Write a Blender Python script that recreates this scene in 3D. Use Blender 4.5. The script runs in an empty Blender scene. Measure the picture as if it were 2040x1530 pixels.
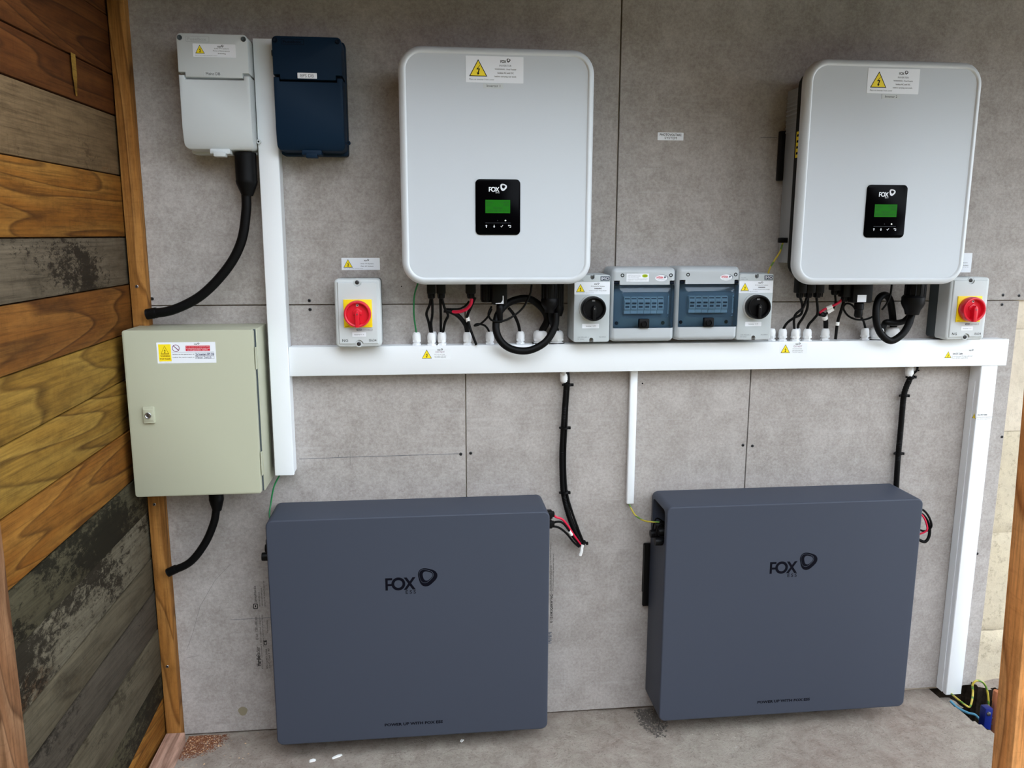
import bpy, bmesh, math, random
from mathutils import Vector, Matrix, noise

# ------------------------------------------------------------------ camera, sky, exposure
scene = bpy.context.scene
COL = scene.collection
CAM_POS = Vector((0.0, -2.2, 1.425))
YAW, PITCH, ROLL = math.radians(6.2), math.radians(10.3), math.radians(-0.15)
FOCAL_PX = 1600.0                                   # for a frame 2040 px wide
fwd = Vector((math.sin(YAW) * math.cos(PITCH), math.cos(YAW) * math.cos(PITCH), -math.sin(PITCH)))
right = Vector((math.cos(YAW), -math.sin(YAW), 0.0))
down = fwd.cross(right)
r2 = right * math.cos(ROLL) + down * math.sin(ROLL)
d2 = -right * math.sin(ROLL) + down * math.cos(ROLL)
cam = bpy.data.cameras.new('camera')
cam.sensor_fit = 'HORIZONTAL'
cam.sensor_width = 36.0
cam.lens = 36.0 * FOCAL_PX / 2040.0
cam.clip_start = 0.02
camo = bpy.data.objects.new('camera', cam)
COL.objects.link(camo)
camo.matrix_world = Matrix.Translation(CAM_POS) @ Matrix((r2, -d2, -fwd)).transposed().to_4x4()
scene.camera = camo

world = bpy.data.worlds.new('overcast_sky')
scene.world = world
world.use_nodes = True
bg = world.node_tree.nodes['Background']
bg.inputs['Color'].default_value = (0.85, 0.935, 1.03, 1.0)
bg.inputs['Strength'].default_value = 1.0

vs = scene.view_settings
vs.view_transform = 'Standard'
vs.look = 'None'
vs.gamma = 1.0
vs.use_curve_mapping = False
vs.exposure = 2.48

random.seed(7)

# ------------------------------------------------------------------ materials
def lin(c):
    c /= 255.0
    return c / 12.92 if c <= 0.04045 else ((c + 0.055) / 1.055) ** 2.4

def srgb(r, g, b):
    return (lin(r), lin(g), lin(b), 1.0)

class NT:
    def __init__(self, name):
        self.m = bpy.data.materials.new(name)
        self.m.use_nodes = True
        self.t = self.m.node_tree
        self.p = self.t.nodes['Principled BSDF']
    def n(self, kind, **kw):
        nd = self.t.nodes.new(kind)
        for k, v in kw.items():
            setattr(nd, k, v)
        return nd
    def l(self, a, b):
        self.t.links.new(a, b)
    def noise(self, vec, scale, detail=4.0, rough=0.6, dist=0.0):
        nd = self.n('ShaderNodeTexNoise')
        nd.inputs['Scale'].default_value = scale
        nd.inputs['Detail'].default_value = detail
        nd.inputs['Roughness'].default_value = rough
        nd.inputs['Distortion'].default_value = dist
        if vec is not None:
            self.l(vec, nd.inputs['Vector'])
        return nd.outputs['Fac']
    def ramp(self, fac, stops):
        nd = self.n('ShaderNodeValToRGB')
        e = nd.color_ramp.elements
        while len(e) < len(stops):
            e.new(0.5)
        for el, (p, c) in zip(e, stops):
            el.position = p
            el.color = c if len(c) == 4 else (*c, 1.0)
        self.l(fac, nd.inputs['Fac'])
        return nd.outputs['Color']
    def mix(self, fac, a, b, mode='MIX'):
        nd = self.n('ShaderNodeMix', data_type='RGBA', blend_type=mode)
        if isinstance(fac, (int, float)):
            nd.inputs[0].default_value = fac
        else:
            self.l(fac, nd.inputs[0])
        for i, v in ((6, a), (7, b)):
            if isinstance(v, tuple):
                nd.inputs[i].default_value = v
            else:
                self.l(v, nd.inputs[i])
        return nd.outputs[2]
    def coords(self, scale=(1, 1, 1), rnd=True, world=False):
        if world:
            src = self.n('ShaderNodeNewGeometry').outputs['Position']
        else:
            src = self.n('ShaderNodeTexCoord').outputs['Object']
        if rnd:
            oi = self.n('ShaderNodeObjectInfo')
            vm = self.n('ShaderNodeVectorMath', operation='MULTIPLY_ADD')
            cb = self.n('ShaderNodeCombineXYZ')
            self.l(oi.outputs['Random'], cb.inputs[0])
            self.l(oi.outputs['Random'], cb.inputs[1])
            self.l(oi.outputs['Random'], cb.inputs[2])
            self.l(cb.outputs[0], vm.inputs[0])
            vm.inputs[1].default_value = (13.7, 31.1, 7.3)
            self.l(src, vm.inputs[2])
            src = vm.outputs[0]
        mp = self.n('ShaderNodeMapping')
        mp.inputs['Scale'].default_value = scale
        self.l(src, mp.inputs['Vector'])
        return mp.outputs[0]
    def bump(self, h, strength, dist=0.002):
        nd = self.n('ShaderNodeBump')
        nd.inputs['Strength'].default_value = strength
        nd.inputs['Distance'].default_value = dist
        self.l(h, nd.inputs['Height'])
        self.l(nd.outputs[0], self.p.inputs['Normal'])

MAT = {}

def plastic(name, col, rough=0.45, spec=0.4, grain=0.0, metallic=0.0, var=0.0):
    t = NT(name)
    t.p.inputs['Base Color'].default_value = col
    t.p.inputs['Roughness'].default_value = rough
    t.p.inputs['Specular IOR Level'].default_value = spec
    t.p.inputs['Metallic'].default_value = metallic
    v = t.coords(rnd=False)
    if var > 0:
        f = t.noise(v, 14.0, 3.0)
        t.l(t.mix(f, tuple(c * (1 - var) for c in col[:3]) + (1.0,), tuple(min(1, c * (1 + var)) for c in col[:3]) + (1.0,)), t.p.inputs['Base Color'])
    if grain > 0:
        t.bump(t.noise(v, 900.0, 2.0), grain, 0.0006)
    MAT[name] = t.m
    return t

plastic('white_pvc', srgb(238, 242, 245), 0.38, 0.4, var=0.008)
plastic('cover_grey', srgb(203, 209, 215), 0.5, 0.3, grain=0.05)
plastic('cover_rim', srgb(210, 215, 219), 0.42, 0.4)
plastic('body_metal', srgb(160, 163, 165), 0.42, 0.5, metallic=0.25, var=0.05)
plastic('black_plastic', srgb(9, 9, 11), 0.45, 0.16)
plastic('black_rubber', srgb(8, 8, 9), 0.5, 0.14, var=0.1)
plastic('black_gloss', srgb(2, 2, 4), 0.2, 0.035)
plastic('light_grey', srgb(202, 207, 208), 0.48, 0.4, grain=0.03)
plastic('mid_grey', srgb(184, 190, 194), 0.42, 0.4)
plastic('pale_case', srgb(186, 193, 195), 0.48, 0.4, grain=0.03)
plastic('slate_base', srgb(66, 74, 78), 0.55, 0.3)
plastic('navy', srgb(17, 38, 58), 0.5, 0.10, grain=0.05)
plastic('navy_dark', srgb(10, 20, 34), 0.5, 0.10)
plastic('beige_steel', srgb(176, 177, 155), 0.4, 0.4, grain=0.06)
plastic('battery_grey', srgb(64, 69, 81), 0.45, 0.22, grain=0.08)
plastic('battery_print', srgb(6, 7, 18), 0.5, 0.1)
plastic('sticker_white', srgb(236, 240, 246), 0.35, 0.4)
plastic('ink', srgb(10, 11, 14), 0.6, 0.1)
plastic('ink_grey', srgb(96, 100, 108), 0.6, 0.2)
plastic('ink_blue', srgb(22, 26, 84), 0.6, 0.2)
plastic('ink_purple', srgb(120, 40, 90), 0.6, 0.2)
plastic('ink_brown', srgb(128, 78, 10), 0.6, 0.2)
plastic('warning_yellow', srgb(250, 224, 40), 0.45, 0.3)
plastic('switch_yellow', srgb(255, 221, 10), 0.4, 0.4)
plastic('switch_red', srgb(218, 22, 46), 0.32, 0.5)
plastic('sign_red', srgb(206, 22, 48), 0.45, 0.3)
plastic('cable_red', srgb(212, 26, 66), 0.4, 0.4)
plastic('earth_green', srgb(20, 116, 62), 0.4, 0.4)
plastic('pale_print', srgb(186, 190, 192), 0.5, 0.3)
plastic('gland_white', srgb(236, 238, 240), 0.4, 0.4)
plastic('steel', srgb(150, 150, 150), 0.3, 0.5, metallic=0.9)
plastic('dark_steel', srgb(70, 70, 72), 0.4, 0.5, metallic=0.6)
plastic('copper', srgb(200, 130, 95), 0.4, 0.5, metallic=0.8, var=0.2)
plastic('clamp_blue', srgb(18, 32, 104), 0.35, 0.4)
plastic('rope_blue', srgb(84, 140, 166), 0.7, 0.2, var=0.3)
plastic('logo_lime', srgb(168, 190, 20), 0.5, 0.3)
plastic('logo_slate', srgb(70, 78, 90), 0.5, 0.3)
plastic('breaker_white', srgb(225, 228, 230), 0.5, 0.3)
plastic('inner_grey', srgb(150, 156, 162), 0.55, 0.3)
plastic('soft_white', srgb(240, 240, 238), 0.6, 0.2)
plastic('stone_chip', srgb(158, 150, 140), 0.95, 0.05, var=0.3)
plastic('gravel_grey', srgb(92, 87, 82), 0.95, 0.1, var=0.35)
plastic('sawdust_brown', srgb(112, 70, 48), 0.9, 0.1, var=0.4)
plastic('shaving_pale', srgb(214, 178, 140), 0.9, 0.1, var=0.2)
plastic('pencil', srgb(118, 116, 112), 0.9, 0.1)
plastic('scuff', srgb(184, 182, 180), 0.9, 0.1)
plastic('stain_olive', srgb(142, 134, 112), 0.9, 0.1)

# green display, lit from behind
t = plastic('lcd_green', srgb(24, 92, 18), 0.3, 0.1)
t.p.inputs['Emission Color'].default_value = srgb(40, 150, 30)
t.p.inputs['Emission Strength'].default_value = 0.03
t = plastic('led_white', srgb(240, 250, 240), 0.3, 0.4)
t.p.inputs['Emission Color'].default_value = (0.8, 1.0, 0.85, 1)
t.p.inputs['Emission Strength'].default_value = 1.0
plastic('lcd_ink', srgb(8, 60, 14), 0.4, 0.3)

# smoky blue see-through door
t = NT('smoked_blue')
tr = t.n('ShaderNodeBsdfTransparent')
tr.inputs['Color'].default_value = (0.50, 0.66, 0.78, 1)
df = t.n('ShaderNodeBsdfDiffuse')
df.inputs['Color'].default_value = srgb(40, 74, 104)
gl = t.n('ShaderNodeBsdfGlossy')
gl.inputs['Roughness'].default_value = 0.12
gl.inputs['Color'].default_value = (0.9, 0.95, 1, 1)
m1 = t.n('ShaderNodeMixShader'); m1.inputs[0].default_value = 0.10
t.l(tr.outputs[0], m1.inputs[1]); t.l(df.outputs[0], m1.inputs[2])
fr = t.n('ShaderNodeFresnel'); fr.inputs['IOR'].default_value = 1.45
m2 = t.n('ShaderNodeMixShader')
t.l(fr.outputs[0], m2.inputs[0]); t.l(m1.outputs[0], m2.inputs[1]); t.l(gl.outputs[0], m2.inputs[2])
t.l(m2.outputs[0], t.t.nodes['Material Output'].inputs['Surface'])
MAT['smoked_blue'] = t.m

# green and yellow striped earth wire
t = NT('earth_striped')
v = t.coords(rnd=False)
w = t.n('ShaderNodeTexWave', wave_type='BANDS', bands_direction='DIAGONAL')
w.inputs['Scale'].default_value = 14.0
t.l(v, w.inputs['Vector'])
t.l(t.ramp(w.outputs['Fac'], [(0.10, srgb(88, 130, 50)), (0.22, srgb(190, 170, 62))]), t.p.inputs['Base Color'])
t.p.inputs['Roughness'].default_value = 0.4
MAT['earth_striped'] = t.m

# fibre cement board
t = NT('cement_board')
v = t.coords(rnd=True)
big = t.noise(v, 2.0, 5.0, 0.62)
fine = t.noise(v, 130.0, 5.0, 0.8)
mid = t.noise(v, 14.0, 6.0, 0.72)
c = t.ramp(big, [(0.32, srgb(168, 160, 152)), (0.68, srgb(190, 183, 176))])
c = t.mix(0.42, c, t.ramp(fine, [(0.34, srgb(128, 120, 112)), (0.66, srgb(222, 216, 210))]))
c = t.mix(0.30, c, t.ramp(mid, [(0.36, srgb(140, 133, 126)), (0.64, srgb(204, 199, 193))]))
for sc_, lo, hi, amt, colr in (((1.0, 1.0, 14.0), 0.56, 0.72, 0.30, srgb(204, 201, 197)), ((12.0, 1.0, 1.0), 0.60, 0.78, 0.22, srgb(206, 203, 200)), ((1.0, 1.0, 9.0), 0.60, 0.72, 0.22, srgb(128, 120, 112))):
    mp = t.n('ShaderNodeMapping'); mp.inputs['Scale'].default_value = sc_; mp.inputs['Location'].default_value = (lo * 7, amt * 9, hi * 5)
    t.l(v, mp.inputs['Vector'])
    sc = t.noise(mp.outputs[0], 5.0, 6.0, 0.7)
    c = t.mix(t.ramp(sc, [(lo, (0, 0, 0)), (hi, (amt,) * 3)]), c, colr)
c = t.mix(1.0, c, (0.86, 0.86, 0.88, 1.0), 'MULTIPLY')
t.l(c, t.p.inputs['Base Color'])
t.p.inputs['Roughness'].default_value = 0.85
t.p.inputs['Specular IOR Level'].default_value = 0.15
t.bump(fine, 0.3, 0.001)
MAT['cement_board'] = t.m

# rough old render beyond the boards
def render_mat(name, a, b, patch, amp):
    t = NT(name)
    v = t.coords(rnd=True)
    f = t.noise(v, 9.0, 8.0, 0.7)
    g = t.noise(v, 46.0, 8.0, 0.75, 0.0)
    c = t.ramp(f, [(0.35, a), (0.62, b)])
    c = t.mix(t.ramp(g, [(0.52, (0, 0, 0)), (0.62, (amp, amp, amp))]), c, patch)
    t.l(c, t.p.inputs['Base Color'])
    t.p.inputs['Roughness'].default_value = 0.95
    t.bump(t.mix(0.5, f, g), 0.5, 0.010)
    MAT[name] = t.m
render_mat('render_upper', srgb(208, 196, 176), srgb(222, 210, 190), srgb(176, 164, 148), 0.35)
render_mat('render_lower', srgb(196, 184, 162), srgb(210, 198, 172), srgb(150, 138, 116), 0.55)

# concrete floor
t = NT('concrete_floor')
v = t.coords(rnd=False)
big = t.noise(v, 1.7, 6.0, 0.6)
mid = t.noise(v, 17.0, 9.0, 0.75, 0.5)
fine = t.noise(v, 130.0, 5.0, 0.8)
c = t.ramp(big, [(0.36, srgb(192, 174, 164)), (0.5, srgb(200, 189, 179)), (0.64, srgb(210, 204, 192))])
c = t.mix(0.5, c, t.ramp(mid, [(0.32, srgb(140, 126, 116)), (0.5, srgb(196, 186, 176)), (0.66, srgb(224, 218, 208))]))
c = t.mix(t.ramp(fine, [(0.54, (0, 0, 0)), (0.68, (0.6,) * 3)]), c, srgb(120, 110, 102))
c = t.mix(t.ramp(t.noise(v, 60.0, 3.0, 0.6), [(0.66, (0, 0, 0)), (0.74, (0.7,) * 3)]), c, srgb(230, 226, 218))
c = t.mix(1.0, c, (0.67, 0.64, 0.615, 1.0), 'MULTIPLY')
t.l(c, t.p.inputs['Base Color'])
t.p.inputs['Roughness'].default_value = 0.95
t.p.inputs['Specular IOR Level'].default_value = 0.15
t.bump(t.mix(0.5, mid, fine), 1.0, 0.012)
MAT['concrete_floor'] = t.m

# timber: grain along local Y (planks) or local Z (posts)
def wood(name, dark, midc, light, axis='Y', grey=None, grey_amt=0.0, speck=None, speck_lo=0.5, speck_amt=0.9, rough=0.75, knots=0.6, rings=16.0, gain=1.0):
    t = NT(name)
    G = lambda q: None if q is None else tuple(x * gain for x in q[:3]) + (1.0,)
    dark, midc, light, grey, speck = G(dark), G(midc), G(light), G(grey), G(speck)
    def ax(a, b):                         # scale across, along the grain
        return (a, b, a) if axis == 'Y' else (a, a, b)
    v = t.coords(ax(1.0, 0.16), rnd=True)
    field = t.noise(v, 4.2, 2.0, 0.45, 0.35)
    mu = t.n('ShaderNodeMath', operation='MULTIPLY'); mu.inputs[1].default_value = rings
    t.l(field, mu.inputs[0])
    fr = t.n('ShaderNodeMath', operation='FRACT'); t.l(mu.outputs[0], fr.inputs[0])
    c = t.ramp(fr.outputs[0], [(0.0, light), (0.5, midc), (0.78, midc), (0.92, tuple(q * 0.6 for q in dark[:3]) + (1.0,)), (1.0, light)])
    blotch = t.noise(t.coords(ax(1.0, 0.4), rnd=True), 5.5, 6.0, 0.65, 0.4)
    c = t.mix(0.38, c, t.ramp(blotch, [(0.30, tuple(q * 0.7 for q in dark[:3]) + (1.0,)), (0.45, midc), (0.66, light)]))
    if grey is not None:
        g = t.noise(t.coords(ax(1.0, 0.5), rnd=True), 6.0, 7.0, 0.72, 0.3)
        c = t.mix(t.ramp(g, [(0.52 - grey_amt * 0.22, (0, 0, 0)), (0.60 - grey_amt * 0.22, (min(1, grey_amt),) * 3)]), c, grey)
    fib = t.noise(t.coords(ax(1.0, 0.025), rnd=True), 170.0, 4.0, 0.7)
    c = t.mix(0.9, c, t.ramp(fib, [(0.30, (0.55, 0.53, 0.5)), (0.5, (1.0, 1.0, 1.0)), (0.70, (1.22, 1.2, 1.18))]), 'MULTIPLY')
    mott = t.noise(t.coords(ax(1.0, 0.3), rnd=True), 34.0, 7.0, 0.75)
    c = t.mix(0.8, c, t.ramp(mott, [(0.32, (0.6, 0.58, 0.54)), (0.52, (1.0, 1.0, 1.0)), (0.7, (1.2, 1.2, 1.2))]), 'MULTIPLY')
    saw = t.noise(t.coords(ax(0.12, 1.0), rnd=True), 150.0, 3.0, 0.6)
    c = t.mix(t.ramp(saw, [(0.55, (0, 0, 0)), (0.72, (0.16,) * 3)]), c, tuple(q * 0.75 for q in dark[:3]) + (1.0,))
    if knots > 0:
        vo = t.n('ShaderNodeTexVoronoi', feature='F1')
        vo.inputs['Scale'].default_value = 3.6
        vk = t.coords(ax(1.0, 0.6), rnd=True)
        t.l(vk, vo.inputs['Vector'])
        c = t.mix(t.ramp(vo.outputs['Distance'], [(0.03, (knots,) * 3), (0.10, (0, 0, 0))]), c, tuple(x * 0.4 for x in dark[:3]) + (1.0,))
    if speck is not None:
        vs2 = t.coords(ax(1.0, 0.55), rnd=True)
        g = t.mix(0.5, t.noise(vs2, 5.0, 4.0, 0.6), t.noise(vs2, 62.0, 9.0, 0.85, 0.3))
        bw = t.n('ShaderNodeRGBToBW'); t.l(g, bw.inputs[0])
        c = t.mix(t.ramp(bw.outputs[0], [(speck_lo, (0, 0, 0)), (speck_lo + 0.035, (speck_amt,) * 3)]), c, speck)
    t.l(c, t.p.inputs['Base Color'])
    t.p.inputs['Roughness'].default_value = rough
    t.p.inputs['Specular IOR Level'].default_value = 0.15
    t.bump(t.mix(0.5, fr.outputs[0], fib), 0.3, 0.002)
    MAT[name] = t.m

wood('plank_umber', srgb(58, 28, 8), srgb(98, 54, 20), srgb(126, 76, 34), knots=0.8, gain=0.62)
wood('plank_brown', srgb(70, 36, 10), srgb(118, 72, 26), srgb(146, 98, 44), gain=0.75)
wood('plank_yellow', srgb(92, 58, 16), srgb(140, 104, 40), srgb(162, 128, 58), gain=0.78)
wood('plank_orange', srgb(84, 48, 12), srgb(134, 84, 28), srgb(160, 112, 48), gain=0.75)
wood('plank_grey', srgb(58, 48, 34), srgb(96, 84, 66), srgb(128, 116, 98), grey=srgb(128, 114, 94), grey_amt=0.8, speck=srgb(40, 30, 18), speck_lo=0.53, gain=0.52)
wood('plank_half', srgb(70, 38, 12), srgb(112, 70, 30), srgb(138, 94, 50), grey=srgb(130, 106, 76), grey_amt=1.0, speck=srgb(66, 46, 26), speck_lo=0.56, speck_amt=.6, knots=0.3, gain=0.66)
wood('plank_mould', srgb(40, 36, 22), srgb(76, 68, 46), srgb(104, 94, 70), grey=srgb(104, 98, 76), grey_amt=0.6, speck=srgb(30, 26, 14), speck_lo=0.485, knots=0.3, gain=0.48)
wood('plank_mottled', srgb(50, 32, 18), srgb(92, 66, 42), srgb(118, 96, 70), grey=srgb(140, 132, 112), grey_amt=0.9, speck=srgb(34, 26, 14), speck_lo=0.49, knots=0.3, gain=0.5)
wood('plank_olive', srgb(54, 44, 30), srgb(98, 86, 66), srgb(120, 110, 88), grey=srgb(114, 105, 86), grey_amt=0.7, speck=srgb(50, 42, 26), speck_lo=0.54, speck_amt=.7, knots=0.5, gain=0.52)
wood('plank_slate', srgb(50, 38, 28), srgb(84, 70, 56), srgb(106, 94, 78), grey=srgb(98, 90, 78), grey_amt=0.8, speck=srgb(36, 30, 22), speck_lo=0.52, speck_amt=.8, knots=0.3, gain=0.48)
wood('batten', srgb(112, 66, 24), srgb(164, 110, 52), srgb(188, 134, 72), axis='Z', knots=0.8, gain=0.78)
wood('post_orange', srgb(146, 80, 34), srgb(206, 138, 78), srgb(224, 162, 102), axis='Z', knots=0.6)
wood('post_pale', srgb(110, 70, 42), srgb(160, 112, 76), srgb(184, 140, 104), axis='Z', gain=0.55)
wood('sole_pink', srgb(170, 126, 106), srgb(196, 154, 134), srgb(210, 172, 152), axis='Y', knots=0.0, gain=0.8)
wood('roof_brown', srgb(70, 46, 20), srgb(98, 70, 36), srgb(116, 86, 48), axis='Y', gain=0.6)

t = NT('yard_grass')  # grass of the added yard, kept dark to cut bounced light
v = t.coords(rnd=False)
t.l(t.ramp(t.noise(v, 6.0, 8.0, 0.7), [(0.3, srgb(58, 70, 34)), (0.7, srgb(104, 112, 62))]), t.p.inputs['Base Color'])
t.p.inputs['Roughness'].default_value = 0.95
MAT['yard_grass'] = t.m

t = NT('dark_soil')  # dark earth whose near-black tone also paints shade into the floor hole
v = t.coords(rnd=False)
t.l(t.ramp(t.noise(v, 40.0, 8.0, 0.75), [(0.3, srgb(16, 13, 10)), (0.7, srgb(52, 44, 36))]), t.p.inputs['Base Color'])
t.p.inputs['Roughness'].default_value = 1.0
t.p.inputs['Specular IOR Level'].default_value = 0.05
MAT['dark_soil'] = t.m

# ------------------------------------------------------------------ geometry helpers
def rr(x0, x1, z0, z1, R, inset=0.0, n=5):
    """rounded rectangle outline in (x, z)"""
    x0 += inset; x1 -= inset; z0 += inset; z1 -= inset
    R = [R] * 4 if isinstance(R, (int, float)) else list(R)      # tr, tl, bl, br
    out = []
    for (cx, cz, sx, sz, a0), q in zip(((x1, z1, -1, -1, 0), (x0, z1, 1, -1, 90), (x0, z0, 1, 1, 180), (x1, z0, -1, 1, 270)), R):
        q = max(q - inset, 0.0004)
        for i in range(n + 1):
            a = math.radians(a0 + 90.0 * i / n)
            out.append((cx + sx * q + q * math.cos(a), cz + sz * q + q * math.sin(a)))
    return out

TEXT_CACHE = {}
def text_data(body, bold=0.0):
    if 'M' in body or 'm' in body: bold = 0.0          # the thickened M of this font fills in
    key = (body, bold)
    if key not in TEXT_CACHE:
        cu = bpy.data.curves.new('t', 'FONT')
        cu.body = body
        cu.size = 1.0
        cu.offset = bold
        cu.resolution_u = 2
        cu.fill_mode = 'FRONT' if hasattr(cu, 'fill_mode') else cu.fill_mode
        o = bpy.data.objects.new('t', cu)
        COL.objects.link(o)
        dg = bpy.context.evaluated_depsgraph_get()
        me = bpy.data.meshes.new_from_object(o.evaluated_get(dg))
        vs_ = [tuple(v.co) for v in me.vertices]
        fs_ = [tuple(p.vertices) for p in me.polygons]
        bpy.data.objects.remove(o); bpy.data.curves.remove(cu); bpy.data.meshes.remove(me)
        xs = [v[0] for v in vs_] or [0, 1]; ys = [v[1] for v in vs_] or [0, 1]
        TEXT_CACHE[key] = (vs_, fs_, min(xs), max(xs), min(ys), max(ys))
    return TEXT_CACHE[key]

class MB:
    """collects shapes; build() links them as one mesh object"""
    def __init__(self):
        self.v = []; self.f = []; self.mi = []; self.mats = []
    def _m(self, mat):
        if mat not in self.mats:
            self.mats.append(mat)
        return self.mats.index(mat)
    def add(self, verts, faces, mat=None):
        k = len(self.v); i = self._m(mat)
        self.v += [tuple(p) for p in verts]
        self.f += [tuple(q + k for q in f) for f in faces]
        self.mi += [i] * len(faces)
        return self
    def addbm(self, bm, mat=None):
        bm.verts.index_update()
        self.add([v.co[:] for v in bm.verts], [[v.index for v in f.verts] for f in bm.faces], mat)
        bm.free()
        return self
    def box(self, x0, x1, y0, y1, z0, z1, mat=None, b=0.0, seg=2):
        bm = bmesh.new()
        bmesh.ops.create_cube(bm, size=1.0)
        for v in bm.verts:
            v.co = Vector(((x0 + x1) / 2 + v.co.x * (x1 - x0), (y0 + y1) / 2 + v.co.y * (y1 - y0), (z0 + z1) / 2 + v.co.z * (z1 - z0)))
        if b > 0:
            bmesh.ops.bevel(bm, geom=bm.edges[:], offset=b, segments=seg, profile=0.5, affect='EDGES')
        return self.addbm(bm, mat)
    def stack(self, outline, layers, mat=None, front=True, back=True):
        """outline(inset) -> [(x, z)], layers: [(y, inset)]"""
        vs_, fs_ = [], []
        n = None
        for y, ins in layers:
            o = outline(ins)
            n = len(o)
            vs_ += [(x, y, z) for x, z in o]
        for k in range(len(layers) - 1):
            for i in range(n):
                j = (i + 1) % n
                fs_.append((k * n + i, k * n + j, (k + 1) * n + j, (k + 1) * n + i))
        if back: fs_.append(tuple(range(n)))
        if front: fs_.append(tuple(range((len(layers) - 1) * n, len(layers) * n))[::-1])
        return self.add(vs_, fs_, mat)
    def slab(self, x0, x1, z0, z1, R, yb, yf, mat=None, b=0.0015, n=5):
        """rounded-corner plate, softened front edge"""
        s = -1 if yf < yb else 1
        return self.stack(lambda i: rr(x0, x1, z0, z1, R, i, n), [(yb, 0), (yf - s * b, 0), (yf - s * b * 0.3, b * 0.3), (yf, b)], mat)
    def prism(self, poly, y0, y1, mat=None, b=0.0):
        n = len(poly)
        bm = bmesh.new()
        a = [bm.verts.new((x, y0, z)) for x, z in poly]
        c = [bm.verts.new((x, y1, z)) for x, z in poly]
        bm.faces.new(a); fr = bm.faces.new(c[::-1])
        for i in range(n):
            j = (i + 1) % n
            bm.faces.new((a[i], c[i], c[j], a[j]))
        if b > 0:
            bmesh.ops.bevel(bm, geom=list(fr.edges), offset=b, segments=2, profile=0.5, affect='EDGES')
        return self.addbm(bm, mat)
    def prism_x(self, poly, x0, x1, mat=None, b=0.0):
        """(y, z) outline run along x"""
        n = len(poly)
        bm = bmesh.new()
        a = [bm.verts.new((x0, y, z)) for y, z in poly]
        c = [bm.verts.new((x1, y, z)) for y, z in poly]
        f1 = bm.faces.new(a); f2 = bm.faces.new(c[::-1])
        for i in range(n):
            j = (i + 1) % n
            bm.faces.new((a[i], c[i], c[j], a[j]))
        if b > 0:
            bmesh.ops.bevel(bm, geom=list(set(f1.edges) | set(f2.edges)), offset=b, segments=2, profile=0.5, affect='EDGES')
        return self.addbm(bm, mat)
    def lathe(self, prof, c, axis='Y', n=24, mat=None, flat_n=None):
        """prof: [(radius, offset along axis)] around point c"""
        vs_, fs_ = [], []
        for r, h in prof:
            for i in range(n):
                a = 2 * math.pi * (i + 0.5) / n
                u, w = r * math.cos(a), r * math.sin(a)
                if axis == 'Y': p = (c[0] + u, c[1] + h, c[2] + w)
                elif axis == 'Z': p = (c[0] + u, c[1] + w, c[2] + h)
                else: p = (c[0] + h, c[1] + u, c[2] + w)
                vs_.append(p)
        m = len(prof)
        for k in range(m - 1):
            for i in range(n):
                j = (i + 1) % n
                fs_.append((k * n + i, k * n + j, (k + 1) * n + j, (k + 1) * n + i))
        fs_.append(tuple(range(n))); fs_.append(tuple(range((m - 1) * n, m * n))[::-1])
        return self.add(vs_, fs_, mat)
    def tube(self, pts, r, mat=None, n=10, sub=6, ring=None):
        """round cable through pts (Catmull-Rom); ring=(pitch, amount) for corrugation"""
        P = [Vector(p) for p in pts]
        Q = [P[0] * 2 - P[1]] + P + [P[-1] * 2 - P[-2]]
        path = []
        for k in range(1, len(Q) - 2):
            a, b_, c, d = Q[k - 1:k + 3]
            for i in range(sub):
                s = i / sub
                path.append(0.5 * (2 * b_ + (c - a) * s + (2 * a - 5 * b_ + 4 * c - d) * s * s + (3 * b_ - a - 3 * c + d) * s ** 3))
        path.append(P[-1])
        if ring:
            fine = []
            for k in range(len(path) - 1):
                m = max(1, int((path[k + 1] - path[k]).length / (ring[0] / 2)))
                fine += [path[k].lerp(path[k + 1], i / m) for i in range(m)]
            path = fine + [path[-1]]
        vs_, fs_ = [], []
        up = None
        for k, p in enumerate(path):
            tg = (path[min(k + 1, len(path) - 1)] - path[max(k - 1, 0)])
            tg = tg.normalized() if tg.length > 1e-9 else Vector((0, 0, 1))
            if up is None:
                up = tg.orthogonal().normalized()
            up = (up - tg * up.dot(tg)).normalized()
            sd = tg.cross(up)
            rad = r * (1 + (ring[1] if k % 2 else 0)) if ring else r
            for i in range(n):
                a = 2 * math.pi * i / n
                vs_.append(p + (up * math.cos(a) + sd * math.sin(a)) * rad)
        for k in range(len(path) - 1):
            for i in range(n):
                j = (i + 1) % n
                fs_.append((k * n + i, k * n + j, (k + 1) * n + j, (k + 1) * n + i))
        fs_.append(tuple(range(n))); fs_.append(tuple(range((len(path) - 1) * n, len(path) * n))[::-1])
        return self.add(vs_, fs_, mat)
    # ---- flat print, facing -y
    def flat(self, poly, y, mat=None):
        return self.add([(x, y, z) for x, z in poly], [tuple(range(len(poly)))], mat)
    def rect(self, x0, x1, z0, z1, y, mat=None):
        return self.flat([(x0, z0), (x1, z0), (x1, z1), (x0, z1)], y, mat)
    def band(self, outer, inner, y, mat=None):
        n = len(outer)
        return self.add([(x, y, z) for x, z in outer] + [(x, y, z) for x, z in inner],
                        [(i, (i + 1) % n, n + (i + 1) % n, n + i) for i in range(n)], mat)
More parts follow.
